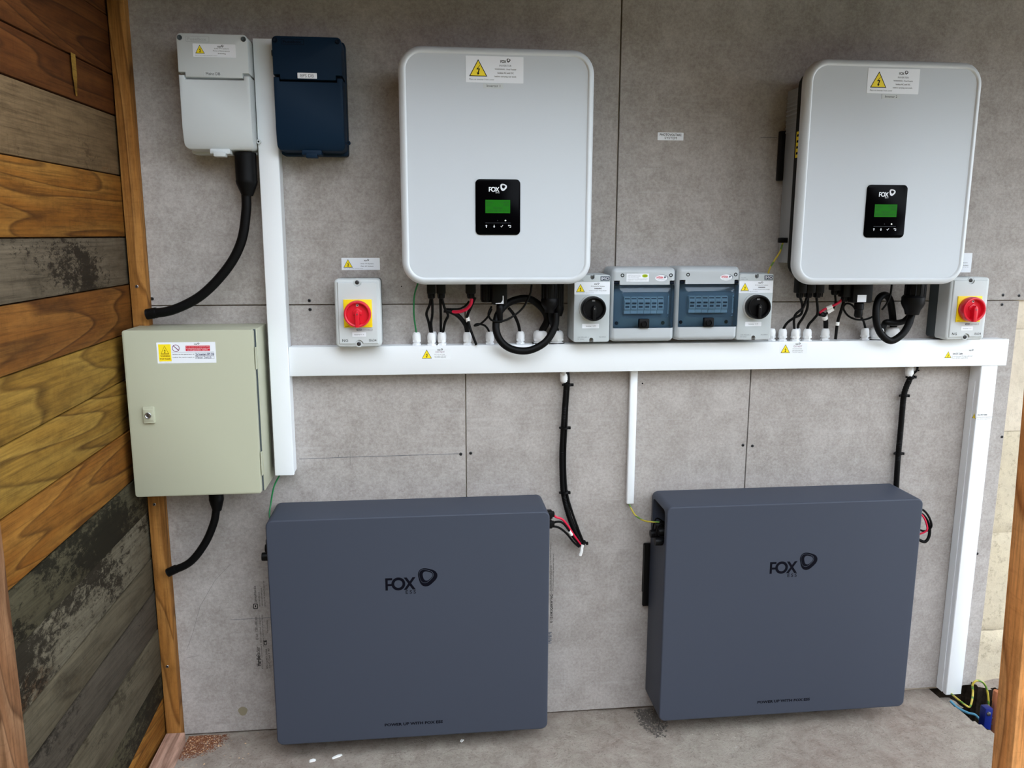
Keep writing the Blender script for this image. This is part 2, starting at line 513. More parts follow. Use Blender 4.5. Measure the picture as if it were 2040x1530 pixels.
    def text(self, body, x0, x1, z0, z1, y, mat=None, bold=0.0, up=False):
        """text stretched into a box; up=True reads bottom to top"""
        V, Fc, a0, a1, b0, b1 = text_data(body, bold)
        if x1 is None:
            x1 = x0 + (z1 - z0) * (a1 - a0) / max(b1 - b0, 1e-6)
        out = []
        for px, py, _ in V:
            u = (px - a0) / max(a1 - a0, 1e-6); w = (py - b0) / max(b1 - b0, 1e-6)
            if up: out.append((x1 - w * (x1 - x0), y, z0 + u * (z1 - z0)))
            else: out.append((x0 + u * (x1 - x0), y, z0 + w * (z1 - z0)))
        return self.add(out, Fc, mat)
    def build(self, name, mat=None, parent=None, smooth=True, sharp=35, fix=True):
        me = bpy.data.meshes.new(name)
        me.from_pydata(self.v, [], self.f)
        for m in self.mats:
            me.materials.append(MAT[m or mat])
        if len(self.mats) > 1:
            me.polygons.foreach_set('material_index', self.mi)
        if fix:
            bm = bmesh.new(); bm.from_mesh(me)
            bmesh.ops.recalc_face_normals(bm, faces=bm.faces[:])
            bm.to_mesh(me); bm.free()
        me.update()
        if smooth:
            me.shade_smooth()
            me.set_sharp_from_angle(angle=math.radians(sharp))
        o = bpy.data.objects.new(name, me)
        COL.objects.link(o)
        if parent is not None:
            o.parent = parent
        return o

def cut(o, *cutters):
    """subtract closed meshes from a mesh object"""
    for mb in cutters:
        c = mb.build('cutter', 'ink', o.parent, smooth=False)
        md = o.modifiers.new('cut', 'BOOLEAN')
        md.operation = 'DIFFERENCE'; md.solver = 'EXACT'; md.object = c
        dg = bpy.context.evaluated_depsgraph_get()
        dg.update()
        me = bpy.data.meshes.new_from_object(o.evaluated_get(dg))
        old = o.data
        o.modifiers.clear()
        o.data = me
        me.name = old.name
        bpy.data.meshes.remove(old)
        bpy.data.objects.remove(c)
        while len(me.materials) > 1:
            me.materials.pop(index=len(me.materials) - 1)
        me.polygons.foreach_set('material_index', [0] * len(me.polygons))
        me.shade_smooth(); me.set_sharp_from_angle(angle=math.radians(35))
    return o

def tag(o, label, cat, group=None):
    o['label'] = label; o['category'] = cat
    if group: o['group'] = group
    return o

def thing(name, loc, label, cat, group=None):
    o = bpy.data.objects.new(name, None)
    o.empty_display_size = 0.05
    COL.objects.link(o)
    o.location = loc
    return tag(o, label, cat, group)

def struct(o):
    o['kind'] = 'structure'
    return o

def note(o, label):
    o['label'] = label
    return o

# ---- emblem: the word FOX with an open ring of two swirls and ESS under it; w = total width
def fox_logo(mb, x, z, w, y, mat, ess=True, bold=True):
    s = w / 0.137
    def p(a): return [(x + q[0] * s, z + q[1] * s) for q in a]
    h = 0.035
    mb.flat(p([(0, 0), (.0065, 0), (.0065, .0125), (.0165, .0125), (.0165, .0185), (.0065, .0185), (.0065, h - .006), (.0185, h - .006), (.0185, h), (0, h)]), y, mat)
    n = 28
    cx, cz = .0345, .0175
    ring = lambda r: [(cx + r * math.cos(2 * math.pi * i / n), cz + r * math.sin(2 * math.pi * i / n)) for i in range(n)]
    mb.band(p(ring(.0185)), p(ring(.0110)), y, mat)
    mb.flat(p([(.0485, 0), (.0565, 0), (.0805, h), (.0725, h)]), y, mat)
    mb.flat(p([(.0725, 0), (.0805, 0), (.0570, h), (.0490, h)]), y - 0.00005, mat)
    def tri(cx, cz, r, ph=0.0):
        out = []
        for i in range(36):
            a = 2 * math.pi * i / 36
            q = r * (1 + 0.10 * math.cos(3 * a - math.radians(40) + ph))
            out.append((cx + q * math.cos(a), cz + q * math.sin(a)))
        return out
    ex, ez = .1115, .0345
    mb.band(p(tri(ex, ez, .0255)), p(tri(ex - .0035, ez + .0030, .0192)), y, mat)
    mb.band(p(tri(ex - .0038, ez + .0030, .0180)), p(tri(ex + .0004, ez + .0030, .0128)), y, mat)
    if ess:
        for k, ch in enumerate('ESS'):
            mb.text(ch, x + (.0535 + k * .0105) * s, x + (.0600 + k * .0105) * s, z - .0118 * s, z - .0018 * s, y, mat, 0.01)

def warn_triangle(mb, cx, zb, w, y, ink='ink'):
    """yellow triangle with black edge and lightning bolt; zb = base height"""
    h = w * 0.9
    T = lambda k, q: [(cx - w / 2 * k, zb + q), (cx + w / 2 * k, zb + q), (cx, zb + q + h * k)]
    mb.flat(T(1.0, 0), y, ink)
    mb.flat(T(0.86, h * 0.05), y - .00008, 'warning_yellow')
    b = [(.10, .66), (-.12, .40), (.02, .40), (-.03, .22), (-.09, .24), (-.02, .08), (.09, .20), (.03, .20), (.11, .46), (-.02, .46), (.14, .68)]
    mb.flat([(cx + u * w * .9, zb + q * h) for u, q in b], y - .00016, ink)

def sticker(parent, x0, x1, z0, z1, y, tri=None, logo=None, lines=(), name='warning_sticker', extra=None, R=0.0012, base='sticker_white', th=0.0004):
    """thin label; lines: (text, x0, x1, z0, z1, mat) with coordinates as fractions of the label"""
    mb = MB()
    mb.slab(x0, x1, z0, z1, R, y, y - th, base, b=0.0001, n=2)
    yy = y - th - 0.00012
    w, h = x1 - x0, z1 - z0
    if tri:
        warn_triangle(mb, x0 + tri[0] * w, z0 + tri[1] * h, tri[2] * h, yy)
    if logo:
        fox_logo(mb, x0 + logo[0] * w, z0 + logo[1] * h, logo[2] * w, yy, 'ink', ess=False)
    for t_ in lines:
        body, a, b_, c, d = t_[:5]
        mb.text(body, x0 + a * w, x0 + b_ * w, z0 + c * h, z0 + d * h, yy, t_[5] if len(t_) > 5 else 'ink', t_[6] if len(t_) > 6 else 0.0)
    if extra: extra(mb, x0, z0, w, h, yy)
    return mb.build(name, None, parent, smooth=False, fix=False)

def screw(parent, x, y, z, r=0.0042, mat='dark_steel', name='screw'):
    mb = MB()
    mb.lathe([(r, 0.0), (r, -0.0008), (r * .8, -0.0014), (r * .45, -0.0014), (r * .4, -0.0004)], (x, y, z), 'Y', 12, mat)
    return mb.build(name, mat, parent)

# ------------------------------------------------------------------ structure
FENCE_X = 1.0
FENCE_LOW = 2.5
FENCE_H = 4.0
HOLE = [(1.596, .03), (1.600, -.05), (1.612, -.10), (1.622, -.177), (1.642, -.222), (1.70, -.26), (1.86, -.24), (1.88, -.07), (1.80, -.035), (1.735, -.022), (1.70, .03)]
def inset_poly(poly, d):
    """shrink a counter-clockwise (x, z) outline by d with mitred corners"""
    n = len(poly); out = []
    for i in range(n):
        (ax_, az), (bx_, bz), (cx_, cz) = poly[i - 1], poly[i], poly[(i + 1) % n]
        e1 = Vector((bx_ - ax_, bz - az)); e2 = Vector((cx_ - bx_, cz - bz))
        if e1.length < 1e-9 or e2.length < 1e-9: out.append((bx_, bz)); continue
        n1 = Vector((-e1.y, e1.x)).normalized(); n2 = Vector((-e2.y, e2.x)).normalized()
        m_ = n1 + n2
        k_ = d / max(0.2, 1 + n1.dot(n2))
        out.append((bx_ + m_.x * k_, bz + m_.y * k_))
    return out
def inside(x, y, poly):
    c = False
    for i in range(len(poly)):
        (xa, ya), (xb, yb) = poly[i], poly[i - 1]
        if (ya > y) != (yb > y) and x < (xb - xa) * (y - ya) / (yb - ya) + xa:
            c = not c
    return c

def floor_z(x, y):
    z = 0.006 * (noise.noise(Vector((x * 2.2, y * 2.2, 0.3)))) + 0.0035 * noise.noise(Vector((x * 9, y * 9, 1.7))) + 0.0016 * noise.noise(Vector((x * 34, y * 34, 4.1)))
    if y > -0.05: z *= 0.5 + 0.5 * min(1, -y / 0.05) if y < 0 else 0.5
    j = 0.008 * noise.noise(Vector((x * 40, y * 40, 9.0)))
    if inside(x + j, y + j, HOLE):
        if x < 1.672 and y > -0.062: z = -0.035 + 0.012 * noise.noise(Vector((x * 30, y * 30, 2.0)))
        else: z = -0.26 + 0.03 * noise.noise(Vector((x * 20, y * 20, 2.0)))
    elif x > 1.70 and y > -.2:
        z += 0.02 + 0.015 * noise.noise(Vector((x * 16, y * 16, 6.0)))
    return z

mb = MB()
GX0, GX1, GY0, GY1, GS = -1.05, 2.35, -1.05, 0.03, 0.0085
nx, ny = int((GX1 - GX0) / GS), int((GY1 - GY0) / GS)
vv = []
for j in range(ny + 1):
    for i in range(nx + 1):
        x = GX0 + (GX1 - GX0) * i / nx; y = GY0 + (GY1 - GY0) * j / ny
        edge = min(1.0, (x - GX0) / .1, (GX1 - x) / .1, (y - GY0) / .1)
        vv.append((x, y, floor_z(x, y) * edge if not (i in (0, nx) or j == 0) else 0.0))
ff = [(j * (nx + 1) + i, j * (nx + 1) + i + 1, (j + 1) * (nx + 1) + i + 1, (j + 1) * (nx + 1) + i) for j in range(ny) for i in range(nx)]
deep = [f for f in ff if min(vv[i][2] for i in f) < -.06]
keep = [f for f in ff if min(vv[i][2] for i in f) >= -.06]
mb.add(vv, keep, 'concrete_floor')
mb.add(vv, deep, 'dark_soil')
mb.add([(GX0, -2.1, 0), (GX1, -2.1, 0), (GX1, GY0, 0), (GX0, GY0, 0)], [(0, 1, 2, 3)], 'concrete_floor')
struct(mb.build('floor', 'concrete_floor', fix=False))

# unseen yard added to shape the light: grass and a tall board fence opposite
mb = MB()
mb.add([(-9, -9, -.01), (9, -9, -.01), (9, -2.1, -.01), (-9, -2.1, -.01)], [(0, 1, 2, 3)])
mb.add([(-9, -2.1, -.01), (GX0, -2.1, -.01), (GX0, .2, -.01), (-9, .2, -.01)], [(0, 1, 2, 3)])
mb.add([(GX1, -2.1, -.01), (9, -2.1, -.01), (9, .2, -.01), (GX1, .2, -.01)], [(0, 1, 2, 3)])
struct(mb.build('ground', 'yard_grass', smooth=False, fix=False))
mb = MB().box(GX1, 6.0, -3.2, .2, -.03, .0)  # pale slab added out of view to bounce light onto the right wall
struct(mb.build('paving', 'concrete_floor', smooth=False, fix=False))
fence = struct(MB().box(-7, 8, -5.62, -5.60, -.01, FENCE_LOW - .05).build('wall_front', 'roof_brown', smooth=False))
tall = MB().box(-7, -6.81, -5.60, -5.58, -.01, FENCE_H).build('fence_board', 'roof_brown', fence, smooth=False)
low = MB().box(-7, -6.81, -5.60, -5.58, -.01, FENCE_LOW).build('fence_board', 'roof_brown', fence, smooth=False)
for k in range(75):
    if k == 0: low.location.x = 14.8; continue
    q = (tall if -7 + k * .2 < FENCE_X else low).copy(); COL.objects.link(q); q.parent = fence; q.location.x = k * .2

# back wall: old rendered blockwork carrying the cement boards
wall = struct(MB().box(-1.2, 1.70, 0.0125, 0.20, 0.0, 2.5).build('wall_back', 'render_upper', smooth=False))
MB().box(-1.2, 5.2, .0135, .20, -.4, 0.0).build('foundation', 'dark_soil', wall, smooth=False)
def render_panel(x0, x1, z0, z1, mat, amp, seed):
    m = MB(); n = 150; k = max(4, int((z1 - z0) / .02))
    vs_ = []
    for j in range(k + 1):
        for i in range(n + 1):
            x = x0 + (x1 - x0) * i / n; z = z0 + (z1 - z0) * j / k
            e = 0.006 if j in (0, k) else 0.0
            vs_.append((x, 0.0140 + e - amp * (0.5 + 0.5 * noise.noise(Vector((x * 17, z * 17, seed)))) - amp * .5 * noise.noise(Vector((x * 50, z * 50, seed))), z))
    m.add(vs_, [(j * (n + 1) + i, j * (n + 1) + i + 1, (j + 1) * (n + 1) + i + 1, (j + 1) * (n + 1) + i) for j in range(k) for i in range(n)])
    m.add([(x0, .2, z0), (x1, .2, z0), (x1, .2, z1), (x0, .2, z1)], [(0, 1, 2, 3)])
    return m.build('rendered_block', mat, wall)
for z0, z1, mt, a in ((.0, .19, 'render_lower', .008), (.19, .52, 'render_lower', .006), (.52, .848, 'render_lower', .006), (.848, 1.16, 'render_upper', .007), (1.16, 1.6, 'render_upper', .003), (1.6, 2.3, 'render_upper', .003)):
    render_panel(1.70, 5.2, z0, z1, mt, a, z0 * 3)

BOARDS = [(-.80, .523, 1.249, 2.085), (.527, 1.778, 1.2492, 2.085), (-.80, .1075, .006, 1.2462), (.1105, .9315, .006, 1.2462), (.9345, 1.744, .012, 1.2465)]
boards = []
for x0, x1, z0, z1 in BOARDS:
    boards.append(MB().box(x0, x1, 0.0, 0.0125, z0, z1, b=0.0008, seg=1).build('cement_board', 'cement_board', wall))
for bi, x, z in ((0, -.710, 1.266), (0, -.307, 1.259), (1, 1.690, 1.264), (1, 1.741, 1.262), (2, -.306, 1.235), (2, .094, .824), (3, .122, .826), (3, .921, .829), (4, .950, .826), (4, 1.690, 1.236), (4, 1.738, .834), (4, 1.70, .46)):
    screw(boards[bi], x, 0.0004, z, 0.0046)
for bi, x, z, r in ((3, .613, 1.018, .0022), (4, 1.448, 1.043, .0026), (0, -.062, 1.296, .0016), (1, 1.70, 2.03, .004)):
    MB().lathe([(r, 0.0), (r, -.0003)], (x, 0, z), 'Y', 10, 'ink').build('drill_mark', 'ink', boards[bi])
# pencil and cut lines, scuffs and a water stain on the lower left board
def line(b, pts, w, mat='pencil', name='pencil_line'):
    m = MB()
    for (xa, za), (xb, zb) in zip(pts, pts[1:]):
        d = Vector((xb - xa, zb - za)).normalized(); nx_, nz_ = -d.y * w / 2, d.x * w / 2
        m.flat([(xa - nx_, za - nz_), (xb - nx_, zb - nz_), (xb + nx_, zb + nz_), (xa + nx_, za + nz_)], -0.0004, mat)
    return m.build(name, mat, boards[b], smooth=False, fix=False)
line(2, [(-.352, .822), (-.20, .824), (-.05, .8245), (.088, .8255)], .0012, 'ink_grey')
line(2, [(-.214, .84), (-.214, .80)], .0010)
line(2, [(-.246, .831), (-.2455, .826)], .0015); line(2, [(-.236, .829), (-.2355, .824)], .0015)
line(2, [(-.555, .522), (-.60, .475), (-.645, .40), (-.67, .32), (-.69, .27)], .0008)
line(2, [(-.565, .355), (-.43, .357)], .0011, 'ink_grey')
line(2, [(-.695, .245), (-.66, .25)], .0008)
line(1, [(.922, 1.698), (.97, 1.6985)], .0012, 'ink_grey')
m = MB(); m.flat([(-.546 + .013 * math.cos(a) * (1 + .12 * math.sin(3 * a)), .069 + .014 * math.sin(a)) for a in [i * math.pi / 9 for i in range(18)]], -.0004, 'stain_olive')
m.build('water_stain', 'stain_olive', boards[2], smooth=False, fix=False)

# maker's print on the lower boards, reading upward
def vprint(b, items):
    m = MB()
    for body, x0, x1, z0, z1, bold in items:
        m.text(body, x0, x1, z0, z1, -.0004, 'ink', bold, up=True)
    return m
m = vprint(2, [('JamesHardie', -.4955, -.487, .404, .455, .02), ('the world leader in fibre cement', -.4845, -.4795, .392, .436, 0), ('www.jameshardie.co.uk', -.4765, -.4715, .392, .448, 0), ('James Hardie Building Products Ltd', -.469, -.464, .392, .468, 0),
    ('Hardie', -.4990, -.4875, .208, .240, .03), ('Backer', -.4990, -.4875, .2405, .268, .0), ('12 mm   1200 x 800 mm', -.4975, -.4905, .290, .360, .01), ('EN 12467  cement board  fibre reinforced  category C', -.4855, -.481, .20, .366, 0),
    ('Hardie is a trade mark of James Hardie', -.4785, -.474, .268, .366, 0), ('CE', -.476, -.467, .272, .288, .03), ('EN 12467:2004', -.4725, -.468, .20, .26, 0), ('Cat C  Class 2  NT', -.4655, -.461, .20, .264, 0), ('Technology', -.4655, -.461, .31, .35, 0)])
q = [(-.4985, .386), (-.4875, .386), (-.4875, .400), (-.4985, .400)]
m.band([(x, z) for x, z in rr(-.4995, -.4865, .385, .401, .003)], [(x, z) for x, z in rr(-.4975, -.4885, .387, .399, .002)], -.0004, 'ink')
m.rect(-.4945, -.4915, .390, .396, -.0004, 'ink')
m.build('printed_lettering', 'ink', boards[2], smooth=False, fix=False)
m = vprint(3, [('James Hardie Building Products Ltd, 7 Albemarle Street', .3525, .3565, .40, .545, 0), ('www.jameshardie.co.uk technical help', .3555, .359, .39, .48, 0), ('Manufactured by James Hardie', .361, .3645, .40, .515, 0), ('U 121082Q3RW NG', .3545, .3635, .298, .388, .02)])
for k in range(9):
    m.rect(.350, .360 - .004 * (k % 3 == 1), .232 + k * .0042, .2345 + k * .0042 + .0008 * (k % 2), -.0004, 'ink_grey')
m.build('printed_lettering', 'ink', boards[3], smooth=False, fix=False)

# left wall: horizontal planks running towards the viewer
def wall_x(y): return -0.755 + 0.0495 * (y + 0.03)
wl = bpy.data.objects.new('wall_left', None); COL.objects.link(wl); wl.location = (-.76, 0, 0); struct(wl)
JOINTS = [(2.58, 2.50), (2.40, 2.35), (2.25, 2.22), (2.11, 2.10), (1.97, 1.955), (1.826, 1.818), (1.728, 1.722), (1.578, 1.577), (1.422, 1.425), (1.297, 1.305), (1.165, 1.182), (1.037, 1.071), (.906, .940), (.767, .809), (.648, .693), (.509, .558), (.403, .462), (.290, .352), (.150, .222), (.022, .141), (-.09, .012)]
PM = ['plank_umber', 'plank_umber', 'plank_umber', 'plank_umber', 'plank_umber', 'plank_umber', 'plank_half', 'plank_orange', 'plank_grey', 'plank_brown', 'plank_yellow', 'plank_yellow', 'plank_orange', 'plank_mould', 'plank_mottled', 'plank_olive', 'plank_slate', 'plank_olive', 'plank_mould', 'plank_orange']
ang = math.atan(0.0495)
for k, mt in enumerate(PM):
    (tn, tf), (bn, bf) = JOINTS[k], JOINTS[k + 1]
    ln = 2.7
    def zz(near, far, y): return far + (near - far) * (-.03 - y) / .66
    prot = random.uniform(-.003, .003)
    bm = bmesh.new()
    c0 = (tf + bf) / 2
    prof = []
    for y in (0.0, -ln):
        s = y
        for x, top in ((0, 0), (0, 1), (-.022, 1), (-.022, 0)):
            z = zz(tn, tf, y) - .0012 if top else zz(bn, bf, y) + .0012
            prof.append(bm.verts.new((x + prot, y, z - c0)))
    for f in ((0, 1, 2, 3), (7, 6, 5, 4), (0, 4, 5, 1), (1, 5, 6, 2), (2, 6, 7, 3), (3, 7, 4, 0)):
        bm.faces.new([prof[i] for i in f])
    bmesh.ops.bevel(bm, geom=bm.edges[:], offset=.003, segments=2, profile=.5, affect='EDGES')
    o = MB().addbm(bm).build('plank', mt, wl)
    o.location = (wall_x(0) + .76, 0, c0)
    o.rotation_euler = (0, 0, -ang)
bk = MB().prism([(0, 0), (.02, 0), (.02, 2.5), (0, 2.5)], 0, -2.7).build('sheathing', 'roof_brown', wl, smooth=False)  # added behind the planks to block sky light leaking through their joints
bk.location = (wall_x(0) + .76 - .048, .0, -.02); bk.rotation_euler = (0, 0, -ang)
# dried paint runs on the upper planks
def on_plank(y, z, w, h, mat, name, k):
    m = MB(); x = wall_x(y) + .0035
    m.add([(x, y - w / 2, z + h / 2), (x, y + w / 2, z + h / 2), (x, y + w * .45, z), (x, y + w * .1, z - h / 2), (x, y - w * .2, z - h / 2), (x, y - w * .5, z)], [(0, 1, 2, 3, 4, 5)], mat)
    o = m.build(name, mat, wl, smooth=False, fix=False); o.location = (.76, 0, 0)
on_plank(-.235, 1.778, .024, .090, 'plank_yellow', 'sap_streak', 3)

# corner batten, sole plate and the nearer stud against the planks
tr = MB().box(-.752, -.7125, -.034, .0, .004, 2.10, b=.002).build('corner_batten', 'batten')
o = struct(tr); o.name = 'trim_1'
for z, y in ((.715, -.034), (.24, -.034), (1.30, -.034)):
    screw(o, -.735, y + .0004, z, .0042, 'steel', 'screw')
m = MB(); m.box(-.752, -.700, -1.9, -.036, .0, .036, b=.002)
struct(m.build('trim_2', 'sole_pink'))
m = MB(); m.box(-.806, -.744, -.842, -.772, .036, 2.1, b=.003)
o = struct(m.build('trim_3', 'post_pale'))

# unseen eave added to shade the wall top, deeper and lower towards the right
def eave_z(x): return 2.100 - 0.006 * (x + .7)
EAVE_L, EAVE_R = -.46, -1.30
vs_ = [(x, y, eave_z(x) + t_) for t_ in (0, .05) for x, y in ((-.95, .25), (2.9, .25), (2.9, EAVE_R), (-.95, EAVE_L))]
rf = struct(MB().add(vs_, [(3, 2, 1, 0), (4, 5, 6, 7), (0, 1, 5, 4), (1, 2, 6, 5), (2, 3, 7, 6), (3, 0, 4, 7)]).build('ceiling', 'roof_brown', None, smooth=False))
vs_ = [(x, y, eave_z(x) + t_) for t_ in (-.03, .14) for x, y in ((-.95, EAVE_L + .0), (2.9, EAVE_R + .0), (2.9, EAVE_R - .03), (-.95, EAVE_L - .03))]
MB().add(vs_, [(3, 2, 1, 0), (4, 5, 6, 7), (0, 1, 5, 4), (1, 2, 6, 5), (2, 3, 7, 6), (3, 0, 4, 7)]).build('fascia_board', 'roof_brown', rf, smooth=False)

# ------------------------------------------------------------------ trunking
def trunk(name, x0, x1, z0, z1, d, label, lid_axis):
    o = thing(name, ((x0 + x1) / 2, 0, z0), label, 'trunking', 'white cable trunking on the wall')
    cx = (x0 + x1) / 2
    a0, a1, b0, b1 = x0 - cx, x1 - cx, 0.0, z1 - z0
    MB().box(a0 + .0006, a1 - .0006, -d + .004, -.0003, b0 + .0006, b1 - .0006, b=.0008, seg=1).build('trunking_base', 'white_pvc', o)
    if lid_axis == 'X':
        m = MB().box(a0, a1, -d, -d + .0052, b0, b1, b=.0016)
        m.box(a0, a1, -d + .002, -d + .014, b1 - .0012, b1 + .0006, b=.0004, seg=1)
    else:
        m = MB().box(a0, a1, -d, -d + .0052, b0, b1, b=.0016)
        m.box(a0 - .0006, a0 + .0012, -d + .002, -d + .014, b0, b1, b=.0004, seg=1)
        m.box(a1 - .0012, a1 + .0006, -d + .002, -d + .014, b0, b1, b=.0004, seg=1)
    m.build('trunking_lid', 'white_pvc', o)
    return o
tl = trunk('vertical_trunking', -.4085, -.3600, .793, 1.905, .058, 'tall white vertical trunking between the beige cabinet and the navy box', 'Z')
th = trunk('horizontal_trunking', -.3590, 1.686, 1.0625, 1.1395, .051, 'long white horizontal trunking under both inverters', 'X')
tr_ = trunk('vertical_trunking', 1.6095, 1.6600, .014, 1.0620, .050, 'white vertical trunking running down to the floor by the right battery', 'Z')
ts = trunk('mini_trunking', .574, .594, .666, 1.0620, .0165, 'narrow white mini trunking hanging between the two batteries', 'Z')
MB().box(-.0267, -.0244, -.030, -.002, .0, 1.0, b=.0004, seg=1).build('base_flange', 'white_pvc', tr_)

DN = [('DO NOT', .50, .80, .60, .76, 'ink_purple', .0), ('Disconnect DC plugs', .46, .80, .42, .50), ('and sockets under load', .46, .84, .27, .35), ('Turn off AC supply first', .46, .84, .12, .20)]
cx = (-.3590 + 1.686) / 2
def th_stick(x0, x1, z0, z1, lines, tri, logo):
    sticker(th, x0 - cx, x1 - cx, z0 - 1.0625, z1 - 1.0625, -.051, tri, logo, lines, base='white_pvc', th=.0003)
th_stick(-.013, .067, 1.1030, 1.1325, DN, (.20, .10, .90), (.56, .80, .18))
th_stick(.992, 1.073, 1.1050, 1.1365, DN[:1] + DN[1:], (.20, .10, .86), (.56, .82, .18))
LD = [('Live DC Cable', .30, .62, .50, .66, 'ink', .03), ('Do not disconnect DC plugs under load', .28, .94, .28, .38), ('Turn off AC supply first', .28, .80, .10, .20)]
th_stick(1.486, 1.581, 1.0820, 1.1120, LD, (.15, .18, .70), (.82, .82, .14))
# cable warning label folded round the corner of the right-hand trunking
m = MB()
cx2 = (1.6095 + 1.6600) / 2
m.box(-.0254, -.0250, -.0505, -.030, .883, .918, 'sticker_white')
m.rect(-.0255, .0250, .883, .918, -.0506, 'white_pvc')
m.add([(-.0258, -.0335, .889), (-.0258, -.0495, .889), (-.0258, -.0415, .909)], [(0, 1, 2)], 'ink')
m.add([(-.0259, -.0352, .8905), (-.0259, -.0478, .8905), (-.0259, -.0415, .9060)], [(0, 1, 2)], 'warning_yellow')
m.add([(-.0260, -.0410, .903), (-.0260, -.0430, .8975), (-.0260, -.0415, .8975), (-.0260, -.0425, .8925), (-.0260, -.0398, .8985), (-.0260, -.0412, .8985)], [(0, 1, 2, 3, 4, 5)], 'ink')
m.text('Live DC Cable', -.022, .008, .9005, .9045, -.0508, 'ink', .03)
m.text('Do not disconnect DC plugs under load', -.0245, .024, .8935, .8965, -.0508, 'ink')
m.text('Turn off AC supply first', -.0245, .020, .8880, .8905, -.0508, 'ink')
m.build('warning_sticker', None, tr_, smooth=False, fix=False)

# ------------------------------------------------------------------ wall-mounted distribution boxes
def dist_box(xc, z0, col, dark, label):
    o = thing('distribution_box', (xc, 0, z0), label, 'electrical box', 'distribution boxes at the top left')
    W = .0820; H = .264
    MB().slab(-W - .0015, W + .0018, -.006, H + .006, .008, -.0004, -.034, b=.002).build('back_box', col, o)
    prof = [(-.034, .0), (-.034, H), (-.090, H), (-.104, H - .004), (-.109, H - .012), (-.110, .03), (-.107, .012), (-.098, .002), (-.086, .0)]
    MB().prism_x([(y, z + (.002 if z < .1 else 0)) for y, z in prof if True][:0] or [(-.034, .004), (-.034, H - .004), (-.078, H - .004), (-.094, H - .010), (-.094, .012), (-.080, .004)], -W + .004, W - .004, b=.002).build('inner_case', dark, o)
    zt = .1755
    cap = [(-W, zt + .0005), (-W + .0155, zt + .0005), (-W + .0155, zt - .0105), (W - .0155, zt - .0105), (W - .0155, zt + .0005), (W, zt + .0005)] + [p for p in rr(-W, W, 0, H, .011) if p[1] > H - .02]
    m = MB().stack(lambda i: inset_poly(cap, i), [(-.034, 0), (-.1078, 0), (-.1094, .0007), (-.1100, .0022)])
    m.build('top_cover', col, o)
    zd = zt - .0035
    d = []
    base = [p for p in rr(-W, W, .0, H, .012) if p[1] < .03]
    door = base + [(W, zd - .002), (W - .0135, zd - .002), (W - .0135, zd - .0115), (-W + .0135, zd - .0115), (-W + .0135, zd - .002), (-W, zd - .002)]
    mm = MB().stack(lambda i: inset_poly(door, i), [(-.034, 0), (-.1070, 0), (-.1088, .0008), (-.1095, .0025)])
    bm = bmesh.new()
    bv = [bm.verts.new(p) for p in mm.v]
    for q in mm.f: bm.faces.new([bv[i] for i in q])
    bmesh.ops.bisect_plane(bm, geom=bm.verts[:] + bm.edges[:] + bm.faces[:], plane_co=(0, 0, .05), plane_no=(0, 0, 1))
    bmesh.ops.bisect_plane(bm, geom=bm.verts[:] + bm.edges[:] + bm.faces[:], plane_co=(0, 0, .022), plane_no=(0, 0, 1))
    for v in bm.verts:                                         # the door curls back at its foot
        if v.co.z < .05 and v.co.y < -.05:
            v.co.y += .016 * ((.05 - v.co.z) / .05) ** 2
    MB().addbm(bm).build('door', col, o)
    for sx in (-1, 1):
        m = MB().lathe([(.0058, 0.0), (.0058, -.0022), (.0048, -.0030), (.0030, -.0018)], (sx * (W - .0085), -.1095, H - .0105), 'Y', 16)
        m.build('screw_cap', 'slate_base' if col != 'navy' else 'navy_dark', o)
    m = MB().slab(-.024, .024, -.0105, .002, .003, -.050, -.098, b=.002)
    m.box(-.014, .014, -.105, -.080, -.0175, -.006, b=.002)
    m.build('latch', col, o)
    m = MB().lathe([(.0055, 0), (.0055, -.006)], (W + .0055, -.060, .0235), 'Y', 14)
    m.lathe([(.0022, -.0062), (.0022, -.0070)], (W + .0055, -.060, .0235), 'Y', 10, 'ink')
    m.build('seal_eye', col, o)
    m = MB()
    m.band(rr(-.060, -.006, H - .0195, H - .0065, .002), rr(-.0588, -.0072, H - .0183, H - .0077, .0016), -.1104, dark)
    m.text('Fusebox', -.056, -.012, H - .0165, H - .0095, -.1104, dark, .03)
    m.build('moulded_lettering', dark, o, smooth=False, fix=False)
    return o
bx = dist_box(-.4930, 1.6365, 'light_grey', 'pale_print', 'light grey distribution box labelled Mains DB at the top left')
sticker(bx, -.045, .054, .211, .241, -.1105, (.165, .26, .72), (.58, .74, .14), [('Solar PV System', .50, .84, .60, .70, 'ink', .02), ('Point of Emergency', .47, .86, .42, .52, 'ink', .02), ('Switching', .58, .76, .22, .32, 'ink', .02), ('Place in AC supply distribution system', .05, .56, .08, .14)])
sticker(bx, -.0235, .0210, .1680, .1785, -.1105, None, None, [('Mains DB', .12, .86, .22, .82, 'ink', .0)], name='name_label', base='light_grey')
bx = dist_box(-.2725, 1.6365, 'navy', 'navy_dark', 'dark navy distribution box labelled EPS DB beside the vertical trunking')
sticker(bx, -.0245, .0215, .1675, .1805, -.1105, None, None, [('EPS DB', .16, .84, .22, .80, 'ink_grey', .0)], name='name_label')
MB().box(-.0875, -.0815, -.09, -.05, .222, .236, b=.002).build('side_clip', 'navy_dark', bx)

